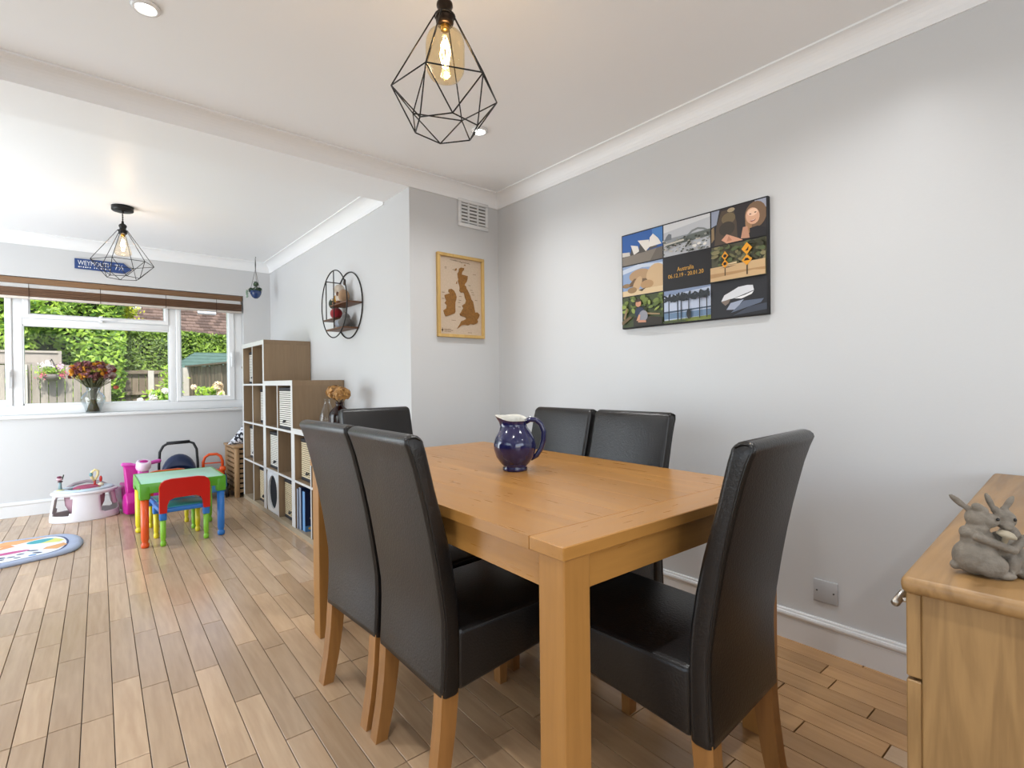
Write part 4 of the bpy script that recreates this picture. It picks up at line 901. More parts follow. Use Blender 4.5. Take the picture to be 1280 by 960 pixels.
for col, n in HEADS:
    mb = MB()
    for k in range(n):
        a = rr_.uniform(0, 2*PI); r = .155*math.sqrt(rr_.random()); z = .245+.6*r*.5+.19*math.sqrt(max(0, 1-(r/.18)**2))*rr_.uniform(.15, 1.0)
        if col == 'c9b8b0': a = rr_.uniform(-.6, .6)
        c = Vector((r*math.cos(a), .6*r*math.sin(a), z))
        for j in range(14):
            d = Vector((rr_.gauss(0, 1), rr_.gauss(0, 1), rr_.gauss(0, 1)+.4)).normalized(); petal(mb, c+d*.012, d, rr_.uniform(.016, .028))
    o = mb.build('flower_heads', mat('flower_'+col, col, rough=.8, var=.3, scale=60), bq); o['kind'] = 'stuff'
MB().ell((.165, 0, .215), (.022, .018, .018), None, 10, 8).build('poppy_head', mat('flower_rust', '9c4a34', rough=.7), bq)
MB().tube([(.01, 0, .1), (.06, 0, .225), (.12, 0, .262), (.158, 0, .235)], .0028, 5).build('drooping_stem', STM, bq)

# ------------------------------------------------------------------ children's table, chairs and toys
PL = lambda n, c: mat('plastic_'+n, c, rough=.28, var=.03, scale=20)
P_GREEN, P_LIME, P_ORANGE, P_BLUE, P_YELLOW, P_RED, P_MINT, P_TEAL = PL('green', '5aa52c'), PL('lime', '86c232'), PL('orange', 'e0561c'), PL('blue', '2f78c8'), PL('yellow', 'e8d42a'), PL('red', 'c81c14'), PL('mint', 'a8d8bc'), PL('teal', '3d9c9c')
def plastic_leg(name, x, y, z1, m, parent, r=.021):
    mb = MB(); mb.lathe([(0, 0), (r*.85, .001), (r*1.05, .010), (r*1.05, .028), (r*.72, .036), (r*.80, .042), (r, .060), (r*1.05, z1)], 16, c=(x, y, 0)); mb.build(name, m, parent)
kt = thing('kids_table', 'small plastic kids table with mint top, green rim and four differently coloured legs', 'table', (.530, 4.452, 0))
TWx, TWy, KT = .255, .266, .430
MB().rbox(-TWx+.012, TWx-.012, -TWy+.012, TWy-.012, KT-.014, KT, .004, 2).build('top', P_MINT, kt)
mb = MB()
o_ = [(-TWx, -TWy), (TWx, -TWy), (TWx, TWy), (-TWx, TWy)]
def ringbox(mb, hx, hy, t, z0, z1, r=.012):
    for (a, b, c, d) in ((-hx, hx, -hy, -hy+t), (-hx, hx, hy-t, hy), (-hx, -hx+t, -hy+t, hy-t), (hx-t, hx, -hy+t, hy-t)): mb.rbox(a, b, c, d, z0, z1, min(r, t*.45), 2)
for (a, b, c, d) in ((-TWx, TWx, -TWy, -TWy+.013), (-TWx, TWx, TWy-.013, TWy), (-TWx, -TWx+.013, -TWy+.012, TWy-.012), (TWx-.013, TWx, -TWy+.012, TWy-.012)):
    MB().rbox(a, b, c, d, KT-.066, KT+.001, .005, 2).build('rim', P_GREEN, kt)
for sx, sy, m in ((-1, -1, P_ORANGE), (1, -1, P_BLUE), (-1, 1, P_YELLOW), (1, 1, P_LIME)):
    cx, cy = sx*(TWx-.030), sy*(TWy-.030)
    MB().rbox(cx-.0315, cx+.0315, cy-.0315, cy+.0315, KT-.108, KT-.012, .012, 3).build('leg_socket', P_GREEN, kt)
    plastic_leg('leg', cx, cy, KT-.095, m, kt, .023)
def kid_chair(label, loc, rz, back, seat, inner, socket, lnear, lfar):
    t = thing('kids_chair', label, 'chair', (*loc, 0), rz, group='plastic kids chairs')    # faces +y, back at y = 0
    hw = .148
    MB().rbox(-hw, hw, .0, .285, .222, .252, .010, 3).build('seat', seat, t)
    MB().rbox(-hw+.025, hw-.025, .025, .262, .246, .2555, .004, 2).build('seat_pad', inner, t)
    # back: panel with an arched opening below
    out = [(-hw-.002, .225), (-hw-.002, .40), (-hw+.008, .428), (-hw+.03, .445), (-hw+.07, .452), (hw-.07, .452), (hw-.03, .445), (hw-.008, .428), (hw+.002, .40), (hw+.002, .225)]
    inn = [(hw-.040, .225), (hw-.042, .275), (hw-.055, .308), (hw-.085, .322), (-hw+.085, .322), (-hw+.055, .308), (-hw+.042, .275), (-hw+.040, .225)]
    mb = MB(); poly = out+inn; n = len(poly)
    vs_ = [(a, -.016-.02*(b-.225), b) for a, b in poly]+[(a, .010-.02*(b-.225), b) for a, b in poly]
    strips = [(0, 1, n-2, n-1), (1, 2, n-3, n-2), (2, 3, n-3), (3, 4, n-4, n-3), (4, 5, n-5, n-4), (5, 6, n-6, n-5), (6, 7, n-6), (7, 8, n-7, n-6), (8, 9, n-8, n-7)]
    fs = [s for s in strips]+[tuple(i+n for i in reversed(s)) for s in strips]+[(i, (i+1) % n, n+(i+1) % n, n+i) for i in range(n)]
    mb.add(vs_, fs); mb.build('backrest', back, t)
    for sx in (-1, 1):
        for yy, m in ((.010, lnear), (.262, lfar)):
            MB().rbox(sx*(hw-.020)-.021, sx*(hw-.020)+.021, yy-.021, yy+.021, .175, .236, .008, 2).build('leg_socket', socket, t)
            plastic_leg('leg', sx*(hw-.020), yy, .19, m, t, .0165)
    return t
kid_chair('plastic kids chair with a red back, pushed under the near side of the kids table', (.530, 4.172), .06, P_RED, P_BLUE, P_TEAL, P_BLUE, P_LIME, P_YELLOW)
kc2 = kid_chair('plastic kids chair with an orange back, behind the kids table', (.500, 4.80), PI+.05, P_ORANGE, P_BLUE, P_TEAL, P_BLUE, P_YELLOW, P_LIME); kc2.scale = (.92, 1, .95)

# pink ride-on scooter
PK, PKD, PKL, PWH = PL('magenta', 'b90f88'), PL('magenta_dark', '960a6c'), PL('pink', 'd858b8'), PL('pinkwhite', 'ecd6ea')
sc_ = thing('ride_on_scooter', 'magenta plastic ride-on scooter with pink handlebar grips, against the window wall', 'toy scooter', (.365, 5.50, 0), math.radians(12))
# faces -y/-x; local x right, y away
def extr(mb, prof, x0, x1, bev=.012):
    bm = bmesh.new(); n = len(prof)
    a = [bm.verts.new((x0, y, z)) for y, z in prof]; b = [bm.verts.new((x1, y, z)) for y, z in prof]
    bm.faces.new(a); bm.faces.new(b[::-1])
    for i in range(n): bm.faces.new((a[i], b[i], b[(i+1) % n], a[(i+1) % n]))
    bmesh.ops.recalc_face_normals(bm, faces=bm.faces)
    bmesh.ops.bevel(bm, geom=[e for e in bm.edges], offset=bev, segments=2, profile=.5, affect='EDGES'); mb.bm(bm, 0, True)
mb = MB(); extr(mb, [(-.17, .02), (.20, .02), (.24, .10), (.22, .20), (.06, .215), (.02, .13), (-.11, .12), (-.19, .16), (-.20, .07)], -.115, .095, .014); mb.build('body', PKD, sc_)
mb = MB(); extr(mb, [(-.20, .02), (-.10, .02), (-.08, .10), (-.105, .17), (-.16, .20), (-.22, .12)], -.150, .125, .014); mb.build('front_scoop', PK, sc_)
mb = MB(); extr(mb, [(-.12, .13), (-.06, .13), (.0, .40), (-.025, .415), (-.06, .38), (-.10, .25)], -.120, .0, .010); mb.build('shield', PK, sc_)
mb = MB(); extr(mb, [(-.125, .14), (-.06, .14), (-.005, .42), (-.05, .43), (-.09, .37)], -.035, .045, .014); mb.build('column', PKL, sc_)
mb = MB(); mb.lathe([(0, .0), (.048, .0), (.055, .012), (.055, .05), (.050, .072), (.036, .078), (.034, .066), (0, .060)], 24, M=Matrix.Translation((.01, -.055, .365)) @ Matrix.Rotation(.35, 4, 'X')); mb.build('headset', PWH, sc_)
MB().ell((.01, -.080, .432), (.032, .022, .012), (.35, 0, 0), 14, 8).build('dial', PK, sc_)
for s in (-1, 1): MB().tube([(.01+s*.05, -.035, .405), (.01+s*.085, -.03, .412), (.01+s*.135, -.025, .418), (.01+s*.145, -.025, .419)], [.011, .017, .017, .010], 12).build('handlebar_grip', PKL, sc_)
MB().rbox(-.09, .07, .05, .22, .205, .235, .012, 3).build('seat', PK, sc_)
for yy in (-.13, .16): MB().lathe([(0, -.02), (.045, -.02), (.05, -.012), (.05, .012), (.045, .02), (0, .02)], 20, M=Matrix.Translation((-.01, yy, .05)) @ Matrix.Rotation(PI/2, 4, 'Y')).build('wheel', PL('wheel_dark', '3a0a2c'), sc_)

# navy baby carrier seat
NV = mat('carrier_navy', '14264a', rough=.35, var=.2); NVD = mat('carrier_black', '14161c', rough=.5)
bc = thing('baby_carrier', 'navy blue baby carrier seat with a black arched handle, behind the kids table', 'baby seat', (.665, 5.60, 0), math.radians(-8))
mb = MB(); vs_ = []; fs = []; nu = 24
prof_ = [(.05, .02), (.10, .02), (.135, .07), (.155, .16), (.150, .25), (.145, .262), (.135, .25), (.135, .16), (.115, .08), (.0, .05)]
mb.lathe(prof_, 32, sx=.90, sy=1.25); 
mb.V = [(x, y, z+max(0, y)*.75*min(1, z/.25)) for x, y, z in mb.V]; mb.build('shell', NV, bc)
mb = MB()
for i in range(9):
    pass
hood = MB(); n1, n2 = 14, 8; vs_ = []
for i in range(n1+1):
    a = PI*i/n1
    for j in range(n2+1):
        b = PI/2*j/n2; vs_.append((.140*math.cos(a), .17-.10*math.sin(b)*1.0, .26+.175*math.sin(a)*(.35+.65*math.cos(b))))
fs = [(i*(n2+1)+j, (i+1)*(n2+1)+j, (i+1)*(n2+1)+j+1, i*(n2+1)+j+1) for i in range(n1) for j in range(n2)]
hood.add(vs_, fs, 0, True); ho = hood.build('hood', NV, bc); so = ho.modifiers.new('thick', 'SOLIDIFY'); so.thickness = .006
MB().ell((0, .03, .16), (.10, .13, .05), (-.5, 0, 0), 18, 10).build('cushion', mat('carrier_cushion', '33507e', rough=.8, var=.4, scale=18), bc)
MB().tube([(-.150, .02, .20), (-.150, .0, .36), (-.142, -.01, .48), (-.115, -.01, .535), (-.08, -.01, .555), (.08, -.01, .562), (.118, -.01, .545), (.142, -.01, .49), (.150, 0, .36), (.150, .02, .20)], .011, 10).build('handle', NVD, bc)
MB().tube([(-.09, -.01, .556), (.09, -.01, .563)], .015, 12).build('handle_grip', mat('grip_black', '0d0e12', rough=.7), bc)
for s in (-1, 1): MB().lathe([(0, -.012), (.03, -.012), (.034, 0), (.03, .012), (0, .012)], 18, M=Matrix.Translation((s*.145, .02, .205)) @ Matrix.Rotation(PI/2, 4, 'Y')).build('hinge', NVD, bc)
for s in (-1, 1): MB().tube([(s*.07, -.16, .012), (s*.085, 0, .009), (s*.07, .17, .012)], .010, 8).build('rocker', NVD, bc)

# orange and blue walker toy
ow = thing('push_walker', 'blue toy walker with an orange arched handle, next to the wooden crate', 'toy walker', (.955, 5.66, 0), math.radians(-10))
MB().rbox(-.10, .115, -.10, .12, .055, .215, .03, 4).build('body', PL('walker_blue', '4a94d0'), ow)
MB().rbox(-.085, .095, -.05, .10, .205, .262, .018, 3).build('top_tray', P_ORANGE, ow)
MB().rbox(.05, .105, -.075, -.01, .255, .30, .016, 3).build('button_block', P_ORANGE, ow)
MB().tube([(-.085, .05, .25), (-.085, .05, .34), (-.070, .05, .385), (-.035, .05, .41), (.03, .05, .41), (.062, .05, .385), (.077, .05, .34), (.077, .05, .25)], .013, 10).build('handle', P_ORANGE, ow)
MB().tube([(-.08, .05, .325), (.072, .05, .325)], .006, 8).build('cross_bar', P_ORANGE, ow)
for sx in (-1, 1):
    for sy in (-1, 1):
        MB().lathe([(0, -.015), (.05, -.015), (.055, -.008), (.055, .008), (.05, .015), (0, .015)], 20, M=Matrix.Translation((.007+sx*.105, sy*.075+.01, .055)) @ Matrix.Rotation(PI/2, 4, 'Y')).build('wheel', mat('tyre_black', '121214', rough=.6), ow)

# slatted wooden crate with a patterned cushion
cr = thing('slatted_crate', 'square slatted wooden storage crate in the corner beside the tallest shelf', 'crate', (1.105, 5.475, 0))
CW_, CD_, CHt = .40, .45, .495
ACA = wood('acacia_crate', '8a6a48', 'b9966c', 'Z', .9, rough=.5, tone=.08); ACX = wood('acacia_slat', '8a6a48', 'b9966c', 'X', .9, rough=.5, tone=.1)
for x in (0, CW_-.04):
    for y in (0, CD_-.04): MB().rbox(x, x+.04, y, y+.04, 0, CHt-.022, .003, 1).build('corner_post', ACA, cr)
MB().rbox(-.012, CW_+.01, -.012, CD_+.005, CHt-.022, CHt, .004, 2).build('lid', ACX, cr)
for k in range(9):
    z = .045+k*.0475
    MB().box(.008, .022, .04, CD_-.04, z, z+.030).build('slat', ACX, cr); MB().box(.04, CW_-.04, .008, .022, z, z+.030).build('slat', ACX, cr)
for v in (.10, .19, .28, .37): MB().box(.022, .032, v, v+.025, .03, CHt-.03).build('inner_batten', ACA, cr)
for v in (.09, .18, .27): MB().box(v, v+.025, .022, .032, .03, CHt-.03).build('inner_batten', ACA, cr)
MB().box(.034, CW_-.034, .034, CD_-.03, .02, .44).build('dark_contents', mat('crate_dark', '2a221b', rough=.95), cr)
BW = bpy.data.materials.new('monochrome_pattern'); BW.use_nodes = True; n_ = BW.node_tree; bb = n_.nodes['Principled BSDF']
vo = n_.nodes.new('ShaderNodeTexVoronoi'); vo.inputs['Scale'].default_value = 55; vo.distance = 'MANHATTAN'; tcx = n_.nodes.new('ShaderNodeTexCoord'); n_.links.new(tcx.outputs['Object'], vo.inputs['Vector'])
rp = n_.nodes.new('ShaderNodeValToRGB'); rp.color_ramp.interpolation = 'CONSTANT'; rp.color_ramp.elements[0].color = (.012, .013, .025, 1); rp.color_ramp.elements[1].position = .50; rp.color_ramp.elements[1].color = (.75, .77, .84, 1)
n_.links.new(vo.outputs['Color'], rp.inputs['Fac']); n_.links.new(rp.outputs['Color'], bb.inputs['Base Color']); bb.inputs['Roughness'].default_value = .8
cu_ = thing('patterned_cushion', 'black and white patterned cushion leaning on the wooden crate', 'cushion', (1.252, 5.66, CHt+.001))
mb = MB(); vs_ = []; N1 = 14; H1 = .26
for sgn in (-1, 1):
    for i in range(N1+1):
        for j in range(N1+1):
            a, b = i/N1*2-1, j/N1*2-1; th = .05*((1-a**4)*(1-b**4))**.6
            vs_.append((a*.18*(1-.06*(1-b*b)), sgn*th, (b+1)/2*H1*(1)))
m1 = (N1+1)**2; fs = [(i*(N1+1)+j, (i+1)*(N1+1)+j, (i+1)*(N1+1)+j+1, i*(N1+1)+j+1) for i in range(N1) for j in range(N1)]
mb.add(vs_, fs+[tuple(m1+k for k in reversed(f)) for f in fs], 0, True, Matrix(((1, 0, .70, 0), (0, 1, 0, 0), (0, 0, .95, 0), (0, 0, 0, 1))))
mnz = min(v[2] for v in mb.V); mb.V = [(v[0], v[1], v[2]-mnz) for v in mb.V]
mb.build('cover', BW, cu_)

# baby floor seat with activity tray
fsx = thing('baby_floor_seat', 'white baby activity floor seat with a pale blue tray and toys, by the skirting', 'baby seat', (.0, 5.53, 0), math.radians(4))
WPL = PL('white', 'e6e3e8'); MAU = mat('seat_mauve', 'b08a96', rough=.7); TRB = PL('pale_blue', 'c4d6e2')
RX, RY = .225, .165
def oring(a, z, k): return (RX*k*math.cos(a), RY*k*math.sin(a), z)
mb = MB(); n = 72; zs = [(.0, 1.0), (.018, 1.005), (.06, .985), (.10, .955), (.16, .915), (.205, .89), (.222, .885)]
# wall with arched openings: skip faces inside the windows
def opening(a, z):
    for ac, wd in ((math.radians(-140), .42), (math.radians(-38), .50), (math.radians(55), .45), (math.radians(125), .4)):
        d = abs((a-ac+PI) % (2*PI)-PI)
        if d < wd and .055 < z < .20 and ((d/wd)**4+((z-.13)/.08)**4) < 1: return True
    return False
rows = [i/24*.222 for i in range(25)]
def kz(z):
    for (z0, k0), (z1, k1) in zip(zs, zs[1:]):
        if z0 <= z <= z1+1e-9: return k0+(k1-k0)*(z-z0)/(z1-z0)
    return zs[-1][1]
vs_ = [oring(2*PI*i/n, z, kz(z)) for z in rows for i in range(n)]
fs = []
for r in range(len(rows)-1):
    for i in range(n):
        if not opening(2*PI*(i+.5)/n, (rows[r]+rows[r+1])/2): fs.append((r*n+i, r*n+(i+1) % n, (r+1)*n+(i+1) % n, (r+1)*n+i))
mb.add(vs_, fs, 0, True); bs = mb.build('base', WPL, fsx); so = bs.modifiers.new('thick', 'SOLIDIFY'); so.thickness = .009; so.offset = -1
mb = MB(); mb.lathe([(.60, .235), (.90, .235), (.955, .228), (.955, .214), (.90, .210), (.60, .212)], 48, sx=RX, sy=RY, close=True); mb.build('top_rim', WPL, fsx)
mb = MB(); mb.lathe([(.50, .250), (.80, .252), (.86, .244), (.86, .236), (.50, .236)], 48, sx=RX, sy=RY, close=True); mb.build('tray', TRB, fsx)
mb = MB(); mb.lathe([(.0, .045), (.42, .05), (.56, .12), (.60, .225), (.57, .225), (.52, .13), (.38, .065), (0, .06)], 36, sx=RX, sy=RY); mb.build('seat_bowl', MAU, fsx)
mb = MB(); mb.lathe([(0, .258), (.30, .262), (.42, .250), (.44, .236), (0, .236)], 30, sx=RX, sy=RY, c=(.02, .02, 0)); mb.build('seat_cushion', mat('seat_pink', 'a8506e', rough=.8), fsx)
MB().tube([(-.11, .10, .24), (-.06, .125, .268), (.02, .135, .280), (.10, .115, .268), (.15, .08, .24)], .013, 10).build('seat_back_edge', mat('seat_grey', '9a8f94', rough=.8), fsx)
mb = MB(); mb.rbox(.185, .222, -.07, .06, .06, .19, .016, 3, M=Matrix.Rotation(-.18, 4, 'Y')); mb.build('side_panel', PL('pale_pink', 'c49ab0'), fsx)
tcol = lambda c: mat('toy_'+c, c, rough=.4)
# left toy: stacked rings on a stalk
tl = bpy.data.objects.new('stalk_toy', None); COL.objects.link(tl); tl.parent = fsx; tl.location = (-.155, -.03, .245)
MB().ell((0, 0, .006), (.026, .022, .010), None, 14, 8).build('toy_foot', tcol('cfc98e'), tl)
MB().tube([(0, 0, .01), (0, 0, .07)], [.013, .008], 10).build('stalk', tcol('7f9aa0'), tl)
MB().ell((0, 0, .078), (.018, .016, .008), None, 12, 8).build('ring', tcol('4a3038'), tl); MB().ell((-.004, 0, .096), (.020, .016, .011), None, 12, 8).build('ring', tcol('d8b0bc'), tl); MB().ell((-.004, 0, .113), (.017, .014, .009), None, 12, 8).build('ring', tcol('6a2440'), tl)
MB().tube([(.012, 0, .09), (.022, 0, .13)], .004, 6).build('leaf', tcol('3a4a3a'), tl)
# right toy: yellow arch with red and teal pieces
tr = bpy.data.objects.new('arch_toy', None); COL.objects.link(tr); tr.parent = fsx; tr.location = (.065, .0, .245)
MB().tube([(-.004, 0, .05), (-.022, 0, .085), (-.020, 0, .125), (.0, 0, .142), (.020, 0, .130), (.018, 0, .095), (.0, 0, .06)], .010, 10).build('arch', tcol('e2d39a'), tr)
MB().ell((-.026, -.004, .105), (.012, .012, .018), None, 12, 8).build('teal_disc', tcol('6a98a0'), tr)
MB().tube([(0, 0, 0), (-.002, 0, .06)], .009, 10).build('red_stalk', tcol('a8302a'), tr); MB().ell((0, 0, .012), (.02, .016, .010), None, 12, 8).build('red_foot', tcol('b83a30'), tr)
MB().ell((.038, 0, .062), (.011, .010, .026), None, 12, 8).build('red_petal', tcol('c03028'), tr); MB().ell((.038, 0, .016), (.022, .018, .016), None, 12, 8).build('cream_foot', tcol('ddd0b4'), tr)
MB().ell((-.045, -.10, .246), (.018, .013, .012), (0, .4, 0), 12, 8).build('small_toy', tcol('8a8450'), fsx); MB().ell((-.125, -.098, .224), (.013, .010, .008), None, 12, 8).build('button', tcol('b58a70'), fsx); MB().ell((.085, -.085, .246), (.016, .012, .010), None, 12, 8).build('small_toy', tcol('a89a70'), fsx)

# play mat
pm = thing('play_mat', 'padded play mat printed with colourful shapes, at the left edge of the floor', 'mat', (-.62, 4.63, 0))
OUTL = [(.33, .335), (.48, .325), (.56, .255), (.600, .12), (.605, -.02), (.575, -.16), (.50, -.235), (.35, -.285), (.22, -.318), (.0, -.34), (-.35, -.33), (-.55, -.24), (-.62, -.05), (-.60, .18), (-.50, .31), (-.25, .345), (.1, .345)]
def smooth_closed(P, k=4):
    out = []
    for i in range(len(P)):
        p0, p1, p2, p3 = (Vector(P[(i+d) % len(P)]) for d in (-1, 0, 1, 2))
        for j in range(k):
            t = j/k; out.append(tuple(.5*((2*p1)+(-p0+p2)*t+(2*p0-5*p1+4*p2-p3)*t*t+(-p0+3*p1-3*p2+p3)*t**3)))
    return out
OL = smooth_closed(OUTL); n = len(OL); mb = MB(); vs_ = []
for k, z in ((.985, .0), (1.0, .004), (1.0, .010), (.985, .018), (.955, .024), (.90, .022), (.80, .021)): vs_ += [(a*k, b*k, z) for a, b in OL]
fs = [(r*n+i, r*n+(i+1) % n, (r+1)*n+(i+1) % n, (r+1)*n+i) for r in range(6) for i in range(n)]+[tuple(6*n+i for i in range(n))]
mb.add(vs_, fs, 0, True); mb.build('padded_edge', mat('mat_pale_blue', 'a9b4cc', rough=.8, var=.1, scale=12, bump=.3, bscale=40), pm)
MATP = [('2e3f6e', [(a*.875, b*.875) for a, b in OL]), ('e6e8f0', [(a*.855, b*.855) for a, b in OL]), ('e0a86e', [(.26, .17), (.42, .27), (.20, .30), (.10, .22)]), ('3aa5b0', oval(.385, .165, .075, .055, 20, .2)), ('dfe07a', [(.455, .20), (.51, .11), (.48, .07), (.38, .10), (.44, .17)]), ('dfa56a', [(.40, -.075), (.475, -.12), (.525, -.04), (.505, .02), (.42, -.03)]), ('c2508a', oval(.24, -.045, .10, .032, 18, .1)), ('df9a62', [(.05, .15), (.22, .20), (.26, .12), (.10, .02), (.0, .05)]), ('efe0c8', [(.10, .10), (.20, .15), (.18, .11)]),
        ('24345e', oval(.355, -.075, .035, .012, 10, -.6)), ('24345e', oval(.38, -.15, .03, .012, 10, -.6)), ('3a86c8', oval(.36, -.195, .02, .014, 10)), ('24345e', oval(.30, -.12, .02, .012, 8)), ('24345e', oval(.26, -.16, .02, .01, 8)), ('24345e', oval(.29, -.20, .018, .01, 8)), ('24345e', oval(.215, -.15, .02, .014, 8)), ('24345e', oval(.22, -.2, .015, .01, 8)),
        ('3aa5b0', oval(-.2, .1, .12, .07)), ('dfe07a', oval(-.35, -.1, .1, .08)), ('c2508a', oval(-.1, -.18, .1, .04)), ('dfa56a', oval(-.4, .15, .08, .08))]
printed('printed_top', pm, Vector((0, 0, .0222)), Vector((1, 0, 0)), Vector((0, 1, 0)), MATP, eps=.00015)

# ------------------------------------------------------------------ the garden
GZ = -.30
struct('ground_lawn', MB().box(-14, 16, YW+.4, 40, GZ-.1, GZ), mat('lawn_green', '5d7a35', rough=.9, var=.3, scale=4))
struct('ground_bounce_slab', MB().box(-6, 6, YW+.28, 9.4, GZ-.02, GZ+.02), mat('bounce_slab_stone', 'c9c2b4', rough=.9, var=.12, scale=2))  # pale slab added out of view to bounce light onto the ceiling
FW1 = wood('fence_grey', '7d7770', 'aaa298', 'Z', 1.0, rough=.85, tone=.25, ring=.4, bump=.2)
FW2 = wood('fence_brown', '5f5346', '8f8270', 'Z', 1.0, rough=.85, tone=.25, ring=.4, bump=.2)
CONC = mat('concrete_post', 'b4b0a8', rough=.9, var=.15, scale=14, bump=.2)
rg = random.Random(5)
def fence(label, A, B, ztop, wood_m, pw=.098, posts=(), rails=(), cap=False, front=1):
    A = Vector((*A, 0)); B = Vector((*B, 0)); d = B-A; L = d.length; ang = math.atan2(d.y, d.x)
    t = thing('garden_fence', label, 'fence', (A.x, A.y, GZ), ang)
    n = int(L/pw); H_ = ztop-GZ
    for k in range(n):
        dy = rg.uniform(-.006, .006); top = H_+rg.uniform(-.02, .012)
        MB().box(k*pw+.005, (k+1)*pw-.005, dy, dy+.018, .02, top).build('fence_board', wood_m, t)
    for x in posts: MB().box(x-.05, x+.05, -.07*front-.03, -.07*front+.07, 0, H_-.01).build('post', CONC, t)
    for z in rails: MB().box(0, L, -.045*front-.015, -.045*front+.02, z-GZ-.035, z-GZ+.035).build('rail', wood_m, t)
    if cap: MB().box(-.02, L+.02, -.035, .05, H_, H_+.03).build('cap_rail', wood_m, t)
    return t
fence('grey board fence at the back of the garden, left of the window vase', (-2.3, 11.5), (.47, 11.5), 1.455, FW1, .103, posts=(1.555,))
tp = thing('trellis_panel', 'grey framed fence-top panel above the left part of the back fence', 'fence panel', (-1.9, 11.62, GZ))
for a in ((0, 1.62, 1.95, 1.985), (0, 1.62, 1.76, 1.79)): MB().box(a[0], a[1], -.02, .03, a[2], a[3]).build('panel_rail', FW1, tp)
for x in (.05, .6, 1.12, 1.60): MB().box(x-.022, x+.022, -.03, .03, 0, 1.985).build('panel_post', FW1, tp)
MB().box(0, 1.62, .005, .02, 1.79, 1.95).build('panel_board', FW1, tp)
fence('brown garden fence with dark rails, just right of the window vase', (.42, 13.1), (1.80, 13.1), 1.40, FW2, .115, posts=(.66,), rails=(1.36, .93))
fence('capped brown fence running towards the house, seen through the right casement', (1.60, 12.1), (2.16, 7.2), 1.44, FW2, .11, posts=(.08,), cap=True)

def leaf_mass(name, n, sampler, size, m, parent, rnd=rg):
    mb = MB()
    for _ in range(n):
        c, nn = sampler(); c = Vector(c); d = (Vector(nn)+Vector((rnd.gauss(0, .55), rnd.gauss(0, .55), rnd.gauss(0, .55)))).normalized()
        u = d.orthogonal().normalized(); v = d.cross(u); a = rnd.uniform(0, 2*PI); u, v = u*math.cos(a)+v*math.sin(a), v*math.cos(a)-u*math.sin(a)
        s = size*rnd.uniform(.6, 1.3); mb.V += [tuple(c-u*s), tuple(c+v*s*.42), tuple(c+u*s), tuple(c-v*s*.42)]
        k = len(mb.V)-4; mb.F.append((k, k+1, k+2, k+3)); mb.I.append(0); mb.S.append(False)
    me = mb.mesh(name); me.materials.append(m); o = bpy.data.objects.new(name, me); COL.objects.link(o); o.parent = parent; o['kind'] = 'stuff'; return o
def box_sampler(x0, x1, y0, y1, z0, z1, bumps=.12):
    ph = [rg.uniform(0, 6) for _ in range(6)]
    def f():
        r = rg.random()
        if r < .72:
            x = rg.uniform(x0, x1); z = rg.uniform(z0, z1)
            off = bumps*(math.sin(x*3.1+ph[0])*math.sin(z*3.7+ph[1])+.6*math.sin(x*7.3+ph[2]+z*5.1))
            return (x, y0+off+abs(rg.gauss(0, .08)), z), (0, -1, .35)
        x = rg.uniform(x0, x1); y = rg.uniform(y0, y1)
        return (x, y, z1+bumps*.5*math.sin(x*4+ph[3])-abs(rg.gauss(0, .05))), (0, -.2, 1)
    return f
HL = leafmat('laurel_leaf', '3f6d18', 'b0d050', .35); HB = leafmat('conifer_leaf', '456424', '9cbb4a', .3); HY = leafmat('yellow_leaf', '8aa018', 'd2cf3c', .3)
def hedge(label, x0, x1, y0, y1, z1, n, size, m, bumps):
    t = thing('garden_hedge', label, 'hedge', ((x0+x1)/2, (y0+y1)/2, GZ))
    s = box_sampler(x0-(x0+x1)/2, x1-(x0+x1)/2, y0-(y0+y1)/2, y1-(y0+y1)/2, .6, z1-GZ, bumps)
    leaf_mass('foliage', n, s, size, m, t)
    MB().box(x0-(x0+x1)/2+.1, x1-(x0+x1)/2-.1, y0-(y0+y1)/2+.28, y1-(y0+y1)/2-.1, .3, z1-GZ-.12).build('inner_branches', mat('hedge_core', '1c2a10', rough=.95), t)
    for x in (x0+.5, (x0+x1)/2, x1-.5): MB().tube([(x-(x0+x1)/2, 0, 0), (x-(x0+x1)/2, 0, .9)], .05, 8).build('trunk', mat('bark', '4a3a2a', rough=.9), t)
    return t
hedge('tall loose laurel hedge rising behind the grey fence, at the left of the window', -3.6, .62, 12.3, 13.8, 4.0, 22000, .062, HL, .22)
hedge('long clipped green hedge behind the brown fence and the shed roof', .35, 5.2, 14.7, 15.9, 2.37, 22000, .05, HB, .07)
# small golden shrub at the edge of the laurel
gs = thing('golden_shrub', 'yellow-green shrub top beside the roof, in the top window light', 'shrub', (.62, 13.2, GZ))
leaf_mass('foliage', 1200, lambda: ((rg.gauss(0, .12), rg.gauss(0, .10), 2.95+rg.gauss(0, .14)), (0, -.8, .6)), .042, HY, gs)
MB().tube([(0, 0, 0), (.0, .05, 1.4), (0, 0, 2.8)], .03, 8).build('stem', mat('bark', '4a3a2a'), gs)

